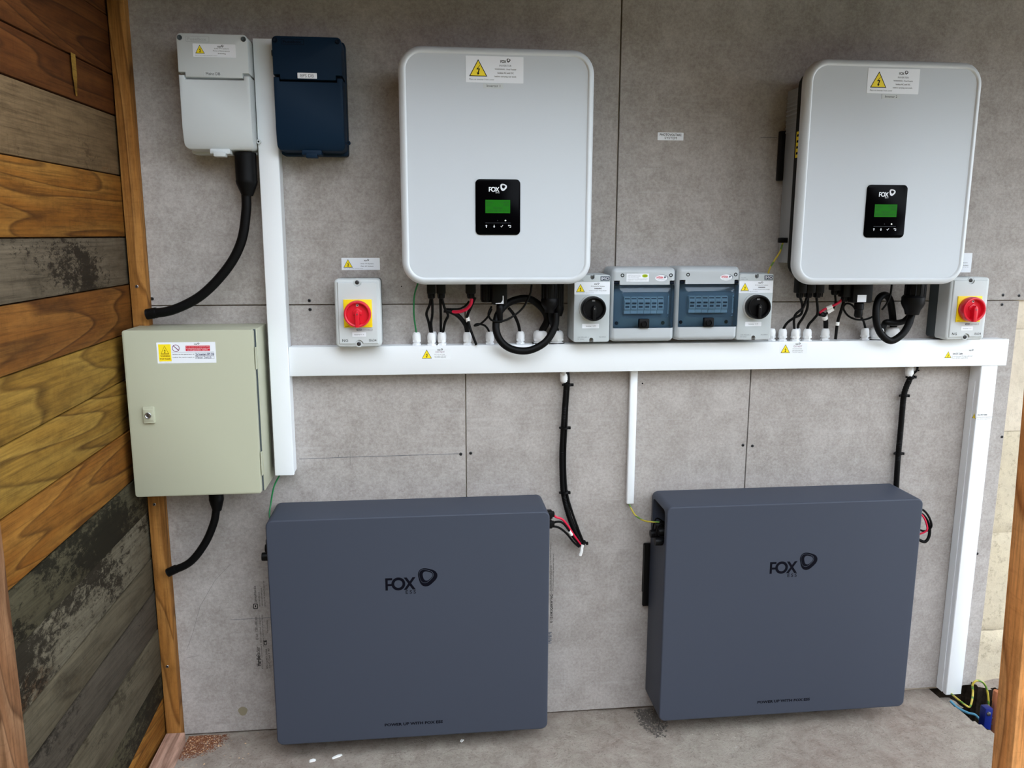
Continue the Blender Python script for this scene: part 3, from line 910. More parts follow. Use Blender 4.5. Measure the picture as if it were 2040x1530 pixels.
# ------------------------------------------------------------------ beige steel cabinet
cab = thing('steel_cabinet', (-.580, 0, .7755), 'beige steel cabinet with a key lock on the lower left of the wall', 'cabinet')
MB().box(-.158, .158, -.130, -.0004, .0, .4235, b=.0015).build('body', 'beige_steel', cab)
d = MB().slab(-.1615, .1520, -.003, .4240, .007, -.1335, -.1480, b=.0035).build('door', 'beige_steel', cab)
MB().box(-.1545, .1555, -.134, -.129, .001, .4225, b=.0005, seg=1).build('door_seal', 'slate_base', cab)
for z0, z1 in ((.044, .106), (.322, .378)):
    MB().box(.1535, .1560, -.1455, -.1300, z0, z1, b=.0006, seg=1).build('hinge', 'beige_steel', cab)
lk = MB().slab(-.1245, -.0970, .1905, .2325, .002, -.148, -.1545, b=.0015)
lk.box(-.1225, -.0990, -.1560, -.1500, .197, .2265, b=.001)
lk = lk.build('lock_plate', 'beige_steel', cab)
m = MB().lathe([(.0078, .0), (.0078, -.0022), (.0066, -.0030), (.0050, -.0016)], (-.1110, -.1558, .2115), 'Y', 20, 'steel')
m.box(-.1128, -.1092, -.1582, -.1572, .2075, .2155, 'dark_steel')
m.build('lock_cylinder', 'steel', lk)
def meter_print(mb, x, z, w, h, y):
    mb.rect(x + .03 * w, x + .24 * w, z + .10 * h, z + .91 * h, y, 'warning_yellow')
    cx_ = x + .135 * w
    T = lambda k, q: [(cx_ - .072 * w * k, z + (.44 + q) * h), (cx_ + .072 * w * k, z + (.44 + q) * h), (cx_, z + (.44 + q) * h + .40 * h * k)]
    mb.band(T(1, 0), T(.84, .03), y - .0001, 'ink_brown')
    b = [(.10, .66), (-.12, .40), (.02, .40), (-.03, .22), (-.09, .24), (-.02, .08), (.09, .20), (.03, .20), (.11, .46), (-.02, .46), (.14, .68)]
    mb.flat([(cx_ + u * .13 * w, z + (.44 + q * .40) * h) for u, q in b], y - .0001, 'ink')
    mb.text('WARNING', x + .055 * w, x + .215 * w, z + .31 * h, z + .39 * h, y - .0001, 'ink_brown', .03)
    mb.text('Dual Supply', x + .045 * w, x + .225 * w, z + .17 * h, z + .26 * h, y - .0001, 'ink_brown', .03)
    c = [(x + (.325) * w + .064 * w * math.cos(a), z + .72 * h + .064 * w * math.sin(a)) for a in [i * math.pi / 14 for i in range(28)]]
    c2 = [(x + (.325) * w + .054 * w * math.cos(a), z + .72 * h + .054 * w * math.sin(a)) for a in [i * math.pi / 14 for i in range(28)]]
    mb.band(c, c2, y, 'ink_purple')
    mb.flat([(x + .278 * w, z + .83 * h), (x + .284 * w, z + .86 * h), (x + .375 * w, z + .63 * h), (x + .366 * w, z + .60 * h)], y, 'ink_purple')
    mb.rect(x + .49 * w, x + .905 * w, z + .58 * h, z + .83 * h, y, 'sign_red')
    for k, tx in enumerate(('Do not work on this equipment until it', 'is isolated from both the mains and', 'on-site generation supplies')):
        mb.text(tx, x + (.50 + .02 * (k == 2)) * w, x + (.895 - .03 * (k == 2)) * w, z + (.755 - .075 * k) * h, z + (.80 - .075 * k) * h, y - .0001, 'sticker_white', .02)
    mb.rect(x + .25 * w, x + .97 * w, z + .525 * h, z + .533 * h, y, 'ink_grey')
    mb.text('Isolate on-site generator at', x + .265 * w, x + .63 * w, z + .395 * h, z + .455 * h, y, 'ink', .02)
    mb.text('Isolate the mains supply at', x + .265 * w, x + .63 * w, z + .245 * h, z + .305 * h, y, 'ink', .02)
    for q in (.355, .205):
        mb.band([(x + a * w, z + b_ * h) for a, b_ in ((.645, q), (.97, q), (.97, q + .13), (.645, q + .13))], [(x + a * w, z + b_ * h) for a, b_ in ((.648, q + .01), (.967, q + .01), (.967, q + .12), (.648, q + .12))], y, 'ink_grey')
    mb.text('2x Inverters EPS DB', x + .655 * w, x + .965 * w, z + .36 * h, z + .48 * h, y - .0001, 'ink_blue', .02)
    mb.text('Meter Switch', x + .66 * w, x + .92 * w, z + .21 * h, z + .33 * h, y - .0001, 'ink_blue', .02)
    mb.text('Place on equipment door', x + .03 * w, x + .24 * w, z + .045 * h, z + .07 * h, y, 'ink')
    fox_logo(mb, x + .64 * w, z + .87 * h, .09 * w, y, 'ink', ess=False)
sticker(cab, -.0810, .0600, .3410, .3935, -.1481, extra=meter_print)

# ------------------------------------------------------------------ black ducts from the timber to the boxes
def duct(name, x, ztop, zneck, zend, r0, r1, pts, label, parts):
    o = thing(name, (pts[-1][0], 0, pts[-1][2]), label, 'duct', 'black cable ducts at the left')
    off = Vector(o.location)
    def loc(p): return tuple(Vector(p) - off)
    y = -.055
    c = Vector((x, y, zneck)) - off
    MB().lathe([(r0, ztop - zneck), (r0, .0), (r0 * 1.03, -.004), (r0 * .97, -.010), (r1 * 1.12, zend - zneck), (r1 * 1.0, zend - zneck)], c, 'Z', 24).build('shrink_boot', 'black_rubber', o)
    MB().tube([loc(p) for p in pts], r1, n=16, sub=8).build('flexible_pipe', 'black_rubber', o)
    e = Vector(pts[-1]) - off
    dirv = (Vector(pts[-1]) - Vector(pts[-2])).normalized()
    MB().tube([tuple(e - dirv * .022), tuple(e - dirv * .012), tuple(e - dirv * .002), tuple(e + dirv * .004)], r1 * 1.1, n=16, sub=3, ring=(.006, .06)).build('end_collar', 'black_rubber', o)
    return o
duct('mains_duct', -.4415, 1.6330, 1.567, 1.528, .0262, .0122, [(-.4445, -.055, 1.535), (-.447, -.055, 1.490), (-.463, -.055, 1.415), (-.501, -.055, 1.348), (-.568, -.055, 1.280), (-.641, -.055, 1.242), (-.706, -.050, 1.2305)], 'thick black duct curving from the Mains DB box down to the corner batten', 0)
duct('outgoing_duct', -.5665, .7740, .736, .700, .0190, .0105, [(-.568, -.055, .705), (-.578, -.055, .663), (-.605, -.055, .606), (-.647, -.055, .555), (-.704, -.050, .527)], 'black duct curving out of the bottom of the beige cabinet', 0)

# ------------------------------------------------------------------ inverters
def inverter(xc, z0, num, label):
    o = thing('inverter', (xc, 0, z0), label, 'inverter', 'white wall-mounted solar inverters')
    W, H = .2375, .5640
    b = MB().box(-.2130, .2130, -.1000, -.0180, .054, .511, b=.003)
    b.box(-.19, .19, -.018, -.0004, .08, .49)
    for k in range(9):
        b.box(-.2146, -.2126, -.090, -.020, .40 + k * .011, .404 + k * .011)
    b.build('heat_sink_body', 'body_metal', o)
    MB().slab(-.2215, .2215, .016, H - .016, .04, -.0995, -.1540, b=.001).build('black_gasket', 'black_plastic', o)
    oc = lambda i: rr(-W, W, .0, H, .056, i, 10)
    MB().stack(oc, [(-.1500, .004), (-.1530, 0), (-.1655, 0), (-.1715, .0015), (-.1762, .0055), (-.1790, .0100), (-.1800, .0135), (-.1795, .0150), (-.1768, .0180)]).build('cover_frame', 'cover_rim', o)
    MB().stack(oc, [(-.1700, .0170), (-.1769, .0170), (-.1772, .0185)]).build('front_panel', 'cover_grey', o)
    y = -.1773
    m = MB().box(-.2265, -.205, -.022, -.003, .276, .408, b=.003)
    m.build('wall_bracket', 'black_plastic', o)
    m = MB().box(-.236, -.205, -.075, -.060, .108, .122, b=.003)
    m.build('earth_lug', 'black_plastic', o)
    m = MB().box(-.2225, -.2213, -.1270, -.1080, .328, .394, 'warning_yellow')
    for k in range(4):
        m.box(-.2229, -.2224, -.123, -.112, .336 + k * .015, .342 + k * .015, 'ink')
    m.build('side_label', None, o, smooth=False)
    # black operating panel
    pl = MB().slab(-.0555, .0555, .1225, .2570, .011, y + .001, y - .0028, b=.001, n=7).build('control_panel', 'black_gloss', o)
    yp = y - .0029
    m = MB()
    fox_logo(m, -.0225, .2270, .0440, yp, 'sticker_white')
    m.build('panel_logo', 'sticker_white', pl, smooth=False, fix=False)
    m = MB()
    m.rect(-.031, .031, .1513, .1519, yp, 'ink_grey')
    m.build('divider_line', 'ink_grey', pl, smooth=False, fix=False)
    for k, cx_ in enumerate((-.029, -.0095, .0095, .0285)):
        m = MB()
        if k == 0: m.flat([(cx_ - .0008, .140), (cx_ + .0008, .140), (cx_ + .0008, .144), (cx_ + .0028, .144), (cx_, .147), (cx_ - .0028, .144), (cx_ - .0008, .144)], yp, 'sticker_white')
        elif k == 1: m.flat([(cx_ - .0008, .147), (cx_ - .0008, .143), (cx_ - .0028, .143), (cx_, .140), (cx_ + .0028, .143), (cx_ + .0008, .143), (cx_ + .0008, .147)], yp, 'sticker_white')
        elif k == 2: m.flat([(cx_ - .0032, .1435), (cx_ - .0010, .1408), (cx_ + .0034, .1462), (cx_ + .0026, .1468), (cx_ - .0010, .1426), (cx_ - .0026, .1442)], yp, 'sticker_white')
        else: m.flat([(cx_ - .0036, .1455), (cx_ - .0012, .1435), (cx_ - .0012, .1448), (cx_ + .0026, .1448), (cx_ + .0026, .1418), (cx_ - .0004, .1418), (cx_ - .0004, .1406), (cx_ + .0038, .1406), (cx_ + .0038, .1461), (cx_ - .0012, .1461), (cx_ - .0012, .1474)], yp, 'sticker_white')
        m.build('key_symbol', 'sticker_white', pl, smooth=False, fix=False)
    m = MB()
    m.lathe([(.0007, 0), (.0007, -.0003)], (-.001, yp, .1575), 'Y', 8, 'ink_grey')
    m.build('indicator_light', None, pl)
    m = MB()
    m.lathe([(.0014, 0), (.0014, -.0003)], (.0185, yp, .1575), 'Y', 10, 'led_white')
    m.build('indicator_light', None, pl)
    m = MB()
    m.rect(-.0312, .0302, .1755, .2075, yp, 'lcd_green')
    yl = yp - .0001
    for tx, a, b_, z in (('Power:', -.0285, -.0115, .1992), ('+2142W', .0045, .0275, .1992), ('SoC:', -.0285, -.0165, .1925), ('100%', .0135, .0275, .1925), ('Normal', -.0095, .0085, .1860), ('2025-03/19 17:11', -.0290, .0280, .1788)):
        m.text(tx, a, b_, z, z + .0046, yl, 'lcd_ink', .0)
    m.rect(-.0118, -.0112, .1855, .1910, yl, 'lcd_ink'); m.rect(.0100, .0106, .1855, .1910, yl, 'lcd_ink')
    m.build('display_screen', None, pl, smooth=False, fix=False)
    sticker(o, -.0770, .0620, .4820, .5425, y, (.215, .23, .72), (.60, .76, .17), [('INVERTER', .58, .79, .62, .69, 'ink_grey'), ('WARNING : Dual Supply', .50, .875, .48, .545, 'ink', .01), ('Isolate AC and DC', .55, .83, .35, .415, 'ink', .01), ('before carrying out work', .50, .875, .20, .275, 'ink', .01), ('Place on inverter front cover', .06, .49, .09, .155, 'ink_grey')])
    sticker(o, -.0355, .0135, .4690, .4808, y, None, None, [('Inverter %d' % num, .18, .84, .28, .76, 'ink', .0)], name='name_label', base='light_grey')
    return o
INV1, INV2 = (.1835, 1.3100), (1.1970, 1.3060)
i1 = inverter(*INV1, 1, 'white solar inverter with green display labelled Inverter 1, left of the two')
i2 = inverter(*INV2, 2, 'white solar inverter with green display labelled Inverter 2, right of the two')

def plug(parent, kind, x0, x1, z0, d, ztop=None, name=None, mat='black_plastic'):
    """sockets and plugs under an inverter, world x/z; they grow down from the body"""
    px, _, pz = parent.location
    a, b_, z = x0 - px, x1 - px, z0 - pz
    top = .056 if ztop is None else ztop - pz
    c = (a + b_) / 2; w = (b_ - a) / 2
    m = MB()
    if kind == 'block':
        m.box(a, b_, -d - .016, -d + .016, z + .012, top, b=.003)
        n = max(1, int(round((b_ - a) / .026)))
        for k in range(n):
            q = a + (k + .5) * (b_ - a) / n
            m.lathe([(.0098, .020), (.0102, .006), (.0085, .0), (.0060, -.001)], (q, -d, z), 'Z', 14)
            for s in (-1, 1): m.box(q + s * .008 - .0015, q + s * .008 + .0015, -d - .014, -d - .010, z + .002, z + .030, b=.0008, seg=1)
    elif kind == 'round':
        m.lathe([(w, top - z), (w, .004), (w * .9, 0)], (c, -d, z), 'Z', 24)
        for k in range(12):
            a_ = 2 * math.pi * k / 12
            m.box(c + w * math.cos(a_) - .0015, c + w * math.cos(a_) + .0015, -d + w * math.sin(a_) - .0015, -d + w * math.sin(a_) + .0015, z + .006, top)
    elif kind == 'dongle':
        m.box(a, b_, -d - .014, -d + .014, z, top, b=.004)
    return m.build(name or 'connector', mat, parent)
def gland_nose(parent, x, y, z0, z1, r):
    px, _, pz = parent.location
    m = MB().lathe([(r * .7, z1 - z0), (r, z1 - z0 - .004), (r, (z1 - z0) * .55), (r * .82, (z1 - z0) * .5), (r * .86, .006), (r * .6, 0)], (x - px, y, z0 - pz), 'Z', 12)
    return m.build('connector_nut', 'black_plastic', parent)
plug(i1, 'block', .006, .029, 1.268, .065, name='solar_connector'); plug(i1, 'block', .031, .055, 1.268, .065, name='solar_connector')
plug(i1, 'block', .108, .134, 1.268, .065, name='battery_connector'); plug(i1, 'round', .149, .178, 1.257, .060, name='meter_connector')
dg1 = plug(i1, 'dongle', .176, .216, 1.252, .080, name='data_stick'); gland_nose(i1, .1975, -.080, 1.203, 1.253, .0095)
m = MB(); px, _, pz = i1.location
m.flat([(.2035 - px, 1.276 - pz), (.2060 - px, 1.276 - pz), (.2060 - px, 1.2550 - pz), (.1850 - px, 1.2550 - pz), (.1850 - px, 1.2565 - pz), (.1990 - px, 1.2575 - pz), (.2035 - px, 1.264 - pz)], -.0945, 'sticker_white')
m.build('peeling_label', 'sticker_white', i1, smooth=False, fix=False)
plug(i1, 'round', .310, .352, 1.262, .078, name='grid_connector'); m = MB().lathe([(.021, .024), (.023, .020), (.023, .006), (.019, .0), (.0135, -.008), (.0130, -.016)], (.331 - px, -.078, 1.245 - pz), 'Z', 20); m.build('connector_collar', 'black_plastic', i1)
plug(i1, 'round', .346, .371, 1.238, .055, name='backup_connector'); m = MB().lathe([(.0145, .018), (.0150, .010), (.0125, .0), (.0100, -.008)], (.3585 - px, -.055, 1.226 - pz), 'Z', 16); m.build('connector_collar', 'black_plastic', i1)
for a, b_ in ((1.021, 1.046), (1.0465, 1.0715), (1.072, 1.097)): plug(i2, 'block', a, b_, 1.265, .065, name='solar_connector')
plug(i2, 'block', 1.124, 1.148, 1.272, .062, name='battery_connector'); plug(i2, 'block', 1.149, 1.175, 1.254, .070, name='battery_connector')
plug(i2, 'dongle', 1.173, 1.231, 1.251, .080, name='data_stick'); gland_nose(i2, 1.2005, -.080, 1.209, 1.252, .0135)
px, _, pz = i2.location
m = MB(); m.rect(1.186 - px, 1.212 - px, 1.2535 - pz, 1.2730 - pz, -.0945, 'sticker_white'); m.build('white_label', 'sticker_white', i2, smooth=False, fix=False)
plug(i2, 'round', 1.334, 1.386, 1.258, .085, name='grid_connector')
m = MB().lathe([(.0265, .030), (.0310, .024), (.0310, .008), (.0280, .0), (.0220, -.010), (.0180, -.024)], (1.3560 - px, -.085, 1.241 - pz), 'Z', 22); m.build('connector_collar', 'black_plastic', i2)

# ------------------------------------------------------------------ red and yellow isolators
def red_isolator(xc, z0, label):
    o = thing('rotary_isolator', (xc, 0, z0), label, 'isolator switch', 'red and yellow rotary isolators')
    W, H, D = .0585, .1760, .0960
    MB().slab(-W + .001, W - .001, .001, H - .001, .009, -.0004, -.0440, b=.001).build('back_box', 'slate_base', o)
    oc = lambda i: rr(-W, W, 0, H, .010, i, 5)
    lid = MB().stack(oc, [(-.0430, 0), (-.0880, 0), (-.0910, .002), (-.0925, .0050), (-.0925, .0070), (-.0955, .0095), (-.0960, .0115)]).build('front_lid', 'light_grey', o)
    cut(lid, MB().lathe([(.0105, 0), (.0105, -.02)], (0, -.0915, H - .0085), 'Y', 20), MB().lathe([(.0105, 0), (.0105, -.02)], (.001, -.0915, .0085), 'Y', 20))
    for z in (H - .0085, .0085):
        m = MB().lathe([(.0090, 0), (.0090, -.0015), (.0055, -.0015), (.0055, -.0002)], (0, -.0914, z), 'Y', 18, 'light_grey')
        m.lathe([(.0053, 0), (.0053, -.0030), (.0030, -.0040), (.0022, -.0030)], (0, -.0914, z), 'Y', 14, 'dark_steel')
        m.build('lid_screw', None, o)
    zc = .0880
    m = MB().slab(-.0360, .0360, zc - .0360, zc + .0360, .001, -.0960, -.0990, b=.0004, n=2)
    m.build('yellow_plate', 'switch_yellow', o)
    m = MB().lathe([(.0300, .004), (.0335, -.001), (.0345, -.006), (.0345, -.0205), (.0330, -.0240), (.0305, -.0245), (.0280, -.0230), (.0262, -.0130), (.0, -.0130)], (0, -.0990, zc), 'Y', 36)
    k = m.build('red_knob', 'switch_red', o)
    g = MB().prism([(-.0052, -.0335), (.0052, -.0335), (.0058, .004), (.0, .0115), (-.0058, .004)], -.1115, -.1290, b=.0015)
    gr = g.build('grip', 'switch_red', k); gr.location = (0, 0, zc)
    g = MB().prism([(-.0115, -.002), (.0115, -.002), (.0115, .008), (.0, .0160), (-.0115, .008)], -.1115, -.1150, b=.0008)
    gr = g.build('arrow_boss', 'switch_red', k); gr.location = (0, 0, zc)
    m = MB(); m.rect(-.0030, .0030, zc + .0195, zc + .0250, -.1122, 'sticker_white'); m.rect(-.0016, .0016, zc + .0208, zc + .0237, -.1123, 'ink')
    m.build('off_mark', None, k, smooth=False, fix=False)
    m = MB(); m.lathe([(.0020, 0), (.0020, -.0006)], (0, -.1290, zc + .0005), 'Y', 10, 'steel'); m.build('shaft_pin', 'steel', k)
    m = MB(); y = -.0962
    m.band(rr(-.0055, .0360, .0425, .0480, .0025), rr(-.0050, .0355, .0430, .0475, .002), y, 'ink_grey')
    m.flat(rr(-.0050, .0090, .0430, .0475, .002), y, 'ink_grey'); m.text('MAIN', -.0035, .0080, .0440, .0466, y - .0001, 'sticker_white', .02); m.text('SWITCHGEAR  4', .0105, .0345, .0440, .0466, y, 'ink_grey')
    m.build('switch_badge', None, o, smooth=False, fix=False)
    m = MB(); m.text('NG', -.0420, -.0275, .0145, .0215, y, 'ink', .01); m.build('maker_mark', 'ink', o, smooth=False, fix=False)
    m = MB(); m.text('IS634', .0260, .0450, .0145, .0210, y, 'ink', .0)
    m.build('model_mark', 'ink', o, smooth=False, fix=False)
    m = MB(); m.text('Isolator', -.0335, -.0245, zc - .0340, zc - .0315, -.0992, 'ink', .02)
    m.build('printed_lettering', 'ink', o, smooth=False, fix=False)
    sticker(o, -.0165, .0190, .0275, .0390, y + .0001, None, None, [('Inverter', .16, .62, .36, .58, 'ink', .01), ('1', .68, .70, .36, .58), ('AC', .78, .86, .36, .60)], name='name_label')
    return o
red_isolator(-.1720, 1.1445, 'red and yellow rotary isolator with NG lettering left of the left inverter')
red_isolator(1.5165, 1.1445, 'red and yellow rotary isolator half behind the right inverter')

# ------------------------------------------------------------------ black-knob isolators
def dc_isolator(xc, z0, label):
    o = thing('dc_isolator', (xc, 0, z0), label, 'isolator switch', 'grey isolators with a black knob')
    W, H = .0485, .1800
    MB().slab(-W, W, 0, H, .006, -.0004, -.0640, b=.001).build('back_box', 'pale_case', o)
    lid = MB().slab(-W, W, 0, H - .001, .006, -.0650, -.0980, b=.0025).build('front_lid', 'pale_case', o)
    cut(lid, MB().box(-.0055, .0055, -.12, -.086, H - .0075, H + .01), MB().lathe([(.0055, 0), (.0055, -.04)], (0, -.086, H - .0075), 'Y', 18),
        MB().box(-.0055, .0055, -.12, -.086, -.01, .0065), MB().lathe([(.0055, 0), (.0055, -.04)], (0, -.086, .0065), 'Y', 18))
    for z in (H - .0075, .0065):
        MB().lathe([(.0045, 0), (.0045, -.004), (.0030, -.0050), (.0022, -.0040)], (0, -.0858, z), 'Y', 14).build('lid_screw', 'steel', o)
    zc = .0915
    MB().lathe([(.0350, .0), (.0350, -.0040), (.0335, -.0060)], (-.0005, -.0978, zc), 'Y', 32).build('knob_collar', 'light_grey', o)
    k = MB().lathe([(.0310, .0), (.0325, -.003), (.0325, -.0230), (.0312, -.0262), (.0290, -.0268), (.0268, -.0250), (.0250, -.0150), (.0, -.0150)], (0, -.1035, zc), 'Y', 36).build('black_knob', 'black_plastic', o)
    g = MB().prism([(-.0045, -.0310), (.0045, -.0310), (.0050, .004), (.0, .009), (-.0050, .004)], -.1180, -.1330, b=.0014).build('grip', 'black_plastic', k); g.location = (0, 0, zc)
    m = MB(); m.rect(-.0045, .0040, zc + .0185, zc + .0235, -.1187, 'ink_grey'); m.text('OFF', -.0038, .0033, zc + .0196, zc + .0224, -.1188, 'sticker_white'); m.build('off_mark', None, k, smooth=False, fix=False)
    MB().lathe([(.0018, 0), (.0018, -.0006)], (0, -.1330, zc + .0005), 'Y', 10).build('shaft_pin', 'steel', k)
    y = -.0981
    m = MB()
    m.rect(-W + .003, W - .003, H - .0215, H - .0200 + .0165, y + .0004 - .0002, 'pale_print') if False else None
    m.rect(.0215, .0465, H - .0165, H - .0050, y, 'logo_slate'); m.text('IMO', .0235, .0448, H - .0145, H - .0070, y - .0001, 'sticker_white', .04)
    m.text('Solar Isolator', .0222, .0462, H - .0192, H - .0178, y, 'ink_grey')
    m.build('maker_badge', None, o, smooth=False, fix=False)
    m = MB(); m.text('True DC', -.0440, -.0300, H - .0120, H - .0095, y, 'ink_grey'); m.text('1000V 25A', -.0440, -.0240, H - .0165, H - .0140, y, 'ink_grey')
    m.build('rating_print', 'ink_grey', o, smooth=False, fix=False)
    m = MB(); m.text('SI25-PEL64R-4', -.0370, -.0080, .0125, .0150, y, 'ink_grey'); m.text('DC Isolator', -.0370, -.0190, .0075, .0100, y, 'ink_grey'); m.build('model_print', 'ink_grey', o, smooth=False, fix=False)
    m = MB(); m.text('IP66 NEMA4X', .0210, .0400, .0125, .0150, y, 'ink_grey')
    m.build('printed_lettering', 'ink_grey', o, smooth=False, fix=False)
    sticker(o, -.0480, .0470, H - .0525, H - .0200, y + .0001, (.17, .20, .72), (.56, .78, .14), [('PV Array DC Isolator', .47, .86, .60, .70, 'ink', .01), ('WARNING', .56, .77, .42, .53, 'ink', .04), ('contains live parts during daylight', .41, .91, .25, .34, 'ink', .0), ('Place on DC isolator adjacent to inverter', .05, .56, .09, .15)])
    sticker(o, -.0255, .0205, .0375, .0495, y + .0001, None, None, [('Inverter', .22, .55, .38, .60, 'ink', .01), ('1', .64, .66, .38, .60), ('DC', .72, .80, .38, .62)], name='name_label')
    return o
dc_isolator(.4415, 1.1510, 'grey isolator with black knob touching the left inverter corner')
dc_isolator(.8925, 1.1525, 'grey isolator with black knob right of the breaker boxes')

# ------------------------------------------------------------------ breaker boxes with smoked doors
def breaker_box(xc, z0, label, lime):
    o = thing('breaker_box', (xc, 0, z0), label, 'electrical box', 'breaker boxes with smoked blue doors')
    W, H = .0885, .1995
    MB().slab(-W + .0015, W - .0015, .001, H - .001, .012, -.0004, -.0500, b=.001).build('back_box', 'mid_grey', o)
    oc = lambda i: rr(-W, W, 0, H, .014, i, 6)
    fc = MB().stack(oc, [(-.0500, .0015), (-.0520, 0), (-.0860, .0010), (-.0930, .0035), (-.0970, .0080), (-.0985, .0130)]).build('front_cover', 'mid_grey', o)
    cut(fc, MB().box(-W + .0075, W - .0035, -.13, -.0660, .0370, .1530), MB().box(-W + .0075, -W + .0230, -.13, -.0660, .1500, .1640), MB().box(W - .0180, W - .0035, -.13, -.0660, .1500, .1640))
    # recess behind the door: tray with six breakers
    MB().box(-W + .0080, W - .0040, -.0685, -.0655, .0375, .1635).build('inner_tray', 'inner_grey', o)
    for k in range(6):
        x = -.0490 + k * .0183
        b_ = MB().box(x, x + .0177, -.0830, -.0680, .0740, .1200, b=.0008, seg=1)
        b_.box(x + .0005, x + .0172, -.0865, -.0830, .0840, .1110, b=.0008, seg=1)
        b_ = b_.build('circuit_breaker', 'breaker_white', o)
        t_ = MB().box(x + .0035, x + .0142, -.0905, -.0860, .1010, .1050, 'logo_slate', b=.0006, seg=1)
        t_.rect(x + .0020, x + .0155, .1135, .1160, -.0832, 'logo_slate')
        t_.rect(x + .0030, x + .0140, .0905, .0960, -.0867, 'ink_grey'); t_.rect(x + .0010, x + .0165, .0865, .0873, -.0867, 'ink')
        t_.build('toggle', None, b_, smooth=False)
    # smoked door: flat rim with a raised window
    A = (-W + .0082, W - .0042, .0378, .1520)
    Bx = (-.0590, .0665, .0650, .1330)
    def oc2(i):
        u = min(1.0, i)
        q = [A[j] + (Bx[j] - A[j]) * u for j in range(4)]
        return rr(*q, .003 + .004 * u, 0, 5)
    m = MB().stack(oc2, [(-.0860, 0), (-.0960, 0.0), (-.0985, .03), (-.0990, .93), (-.1000, 1.0), (-.1060, 1.0), (-.1090, 1.03 - .03), (-.1100, 1.0)], back=False)
    d = m.build('smoked_door', 'smoked_blue', o)
    m = MB().slab(-.0120, .0165, .0375, .0625, .003, -.0960, -.1060, b=.0015)
    m.lathe([(.0088, 0), (.0088, -.0030), (.0072, -.0040), (.0060, -.0015)], (.0022, -.1060, .0490), 'Y', 20)
    m.build('door_latch', 'black_plastic', o)
    for x in (-.0650, .0640):
        MB().lathe([(.0050, 0), (.0050, -.0012)], (x, -.0700, .0480), 'Y', 14).build('fixing_plug', 'navy_dark', o)
    for x in (-.0590, .0730):
        MB().lathe([(.0050, 0), (.0050, -.0008), (.0036, -.0010), (.0024, -.0004)], (x, -.0980, H - .0215), 'Y', 16).build('cover_screw', 'black_plastic', o)
    for x0, x1 in ((-W + .0082, -W + .0225), (W - .0175, W - .0042)):
        MB().box(x0, x1, -.0930, -.0700, .1540, .1610, b=.0012).build('door_hinge', 'navy_dark', o)
    m = MB(); y = -.0988
    el = lambda cx_, cz, a, b_: [(cx_ + a * math.cos(t_ * math.pi / 12), cz + b_ * math.sin(t_ * math.pi / 12)) for t_ in range(24)]
    m.flat(el(.0480, H - .0285, .0175, .0085), y + .0001, 'logo_slate'); m.flat(el(.0470, H - .0290, .0170, .0083), y, 'sticker_white')
    m.text('HYDRA', .0340, .0525, H - .0305, H - .0245, y - .0001, 'sign_red', .04); m.text('IP', .0545, .0605, H - .0295, H - .0245, y - .0001, 'logo_slate', .06); m.text('WEATHERPROOF', .0370, .0590, H - .0345, H - .0328, y - .0001, 'ink_grey')
    m.build('maker_badge', None, o, smooth=False, fix=False)
    if lime:
        def ex(mb, x, z, w, h, yy):
            mb.flat(el(x + .82 * w, z + .72 * h, .0078, .0042), yy, 'logo_lime'); mb.text('GAZ', x + .75 * w, x + .90 * w, z + .62 * h, z + .82 * h, yy - .0001, 'ink', .0)
        sticker(o, -.0480, .0130, H - .0385, H - .0170, y + .0002, None, None, [('WARNING these terminals may remain live', .05, .62, .76, .85), ('when the supply is isolated', .05, .62, .60, .68), ('check before working', .05, .55, .46, .54), ('manufactured in the UK to BS EN 62208 and BS EN 61439', .05, .94, .30, .38), ('installed by a competent person only', .05, .90, .17, .24), ('class II', .05, .18, .05, .11)], name='paper_label', extra=ex)
    return o
breaker_box(.5810, 1.1505, 'breaker box with smoked blue door and a green oval paper label', True)
breaker_box(.7600, 1.1520, 'breaker box with smoked blue door and no paper label', False)

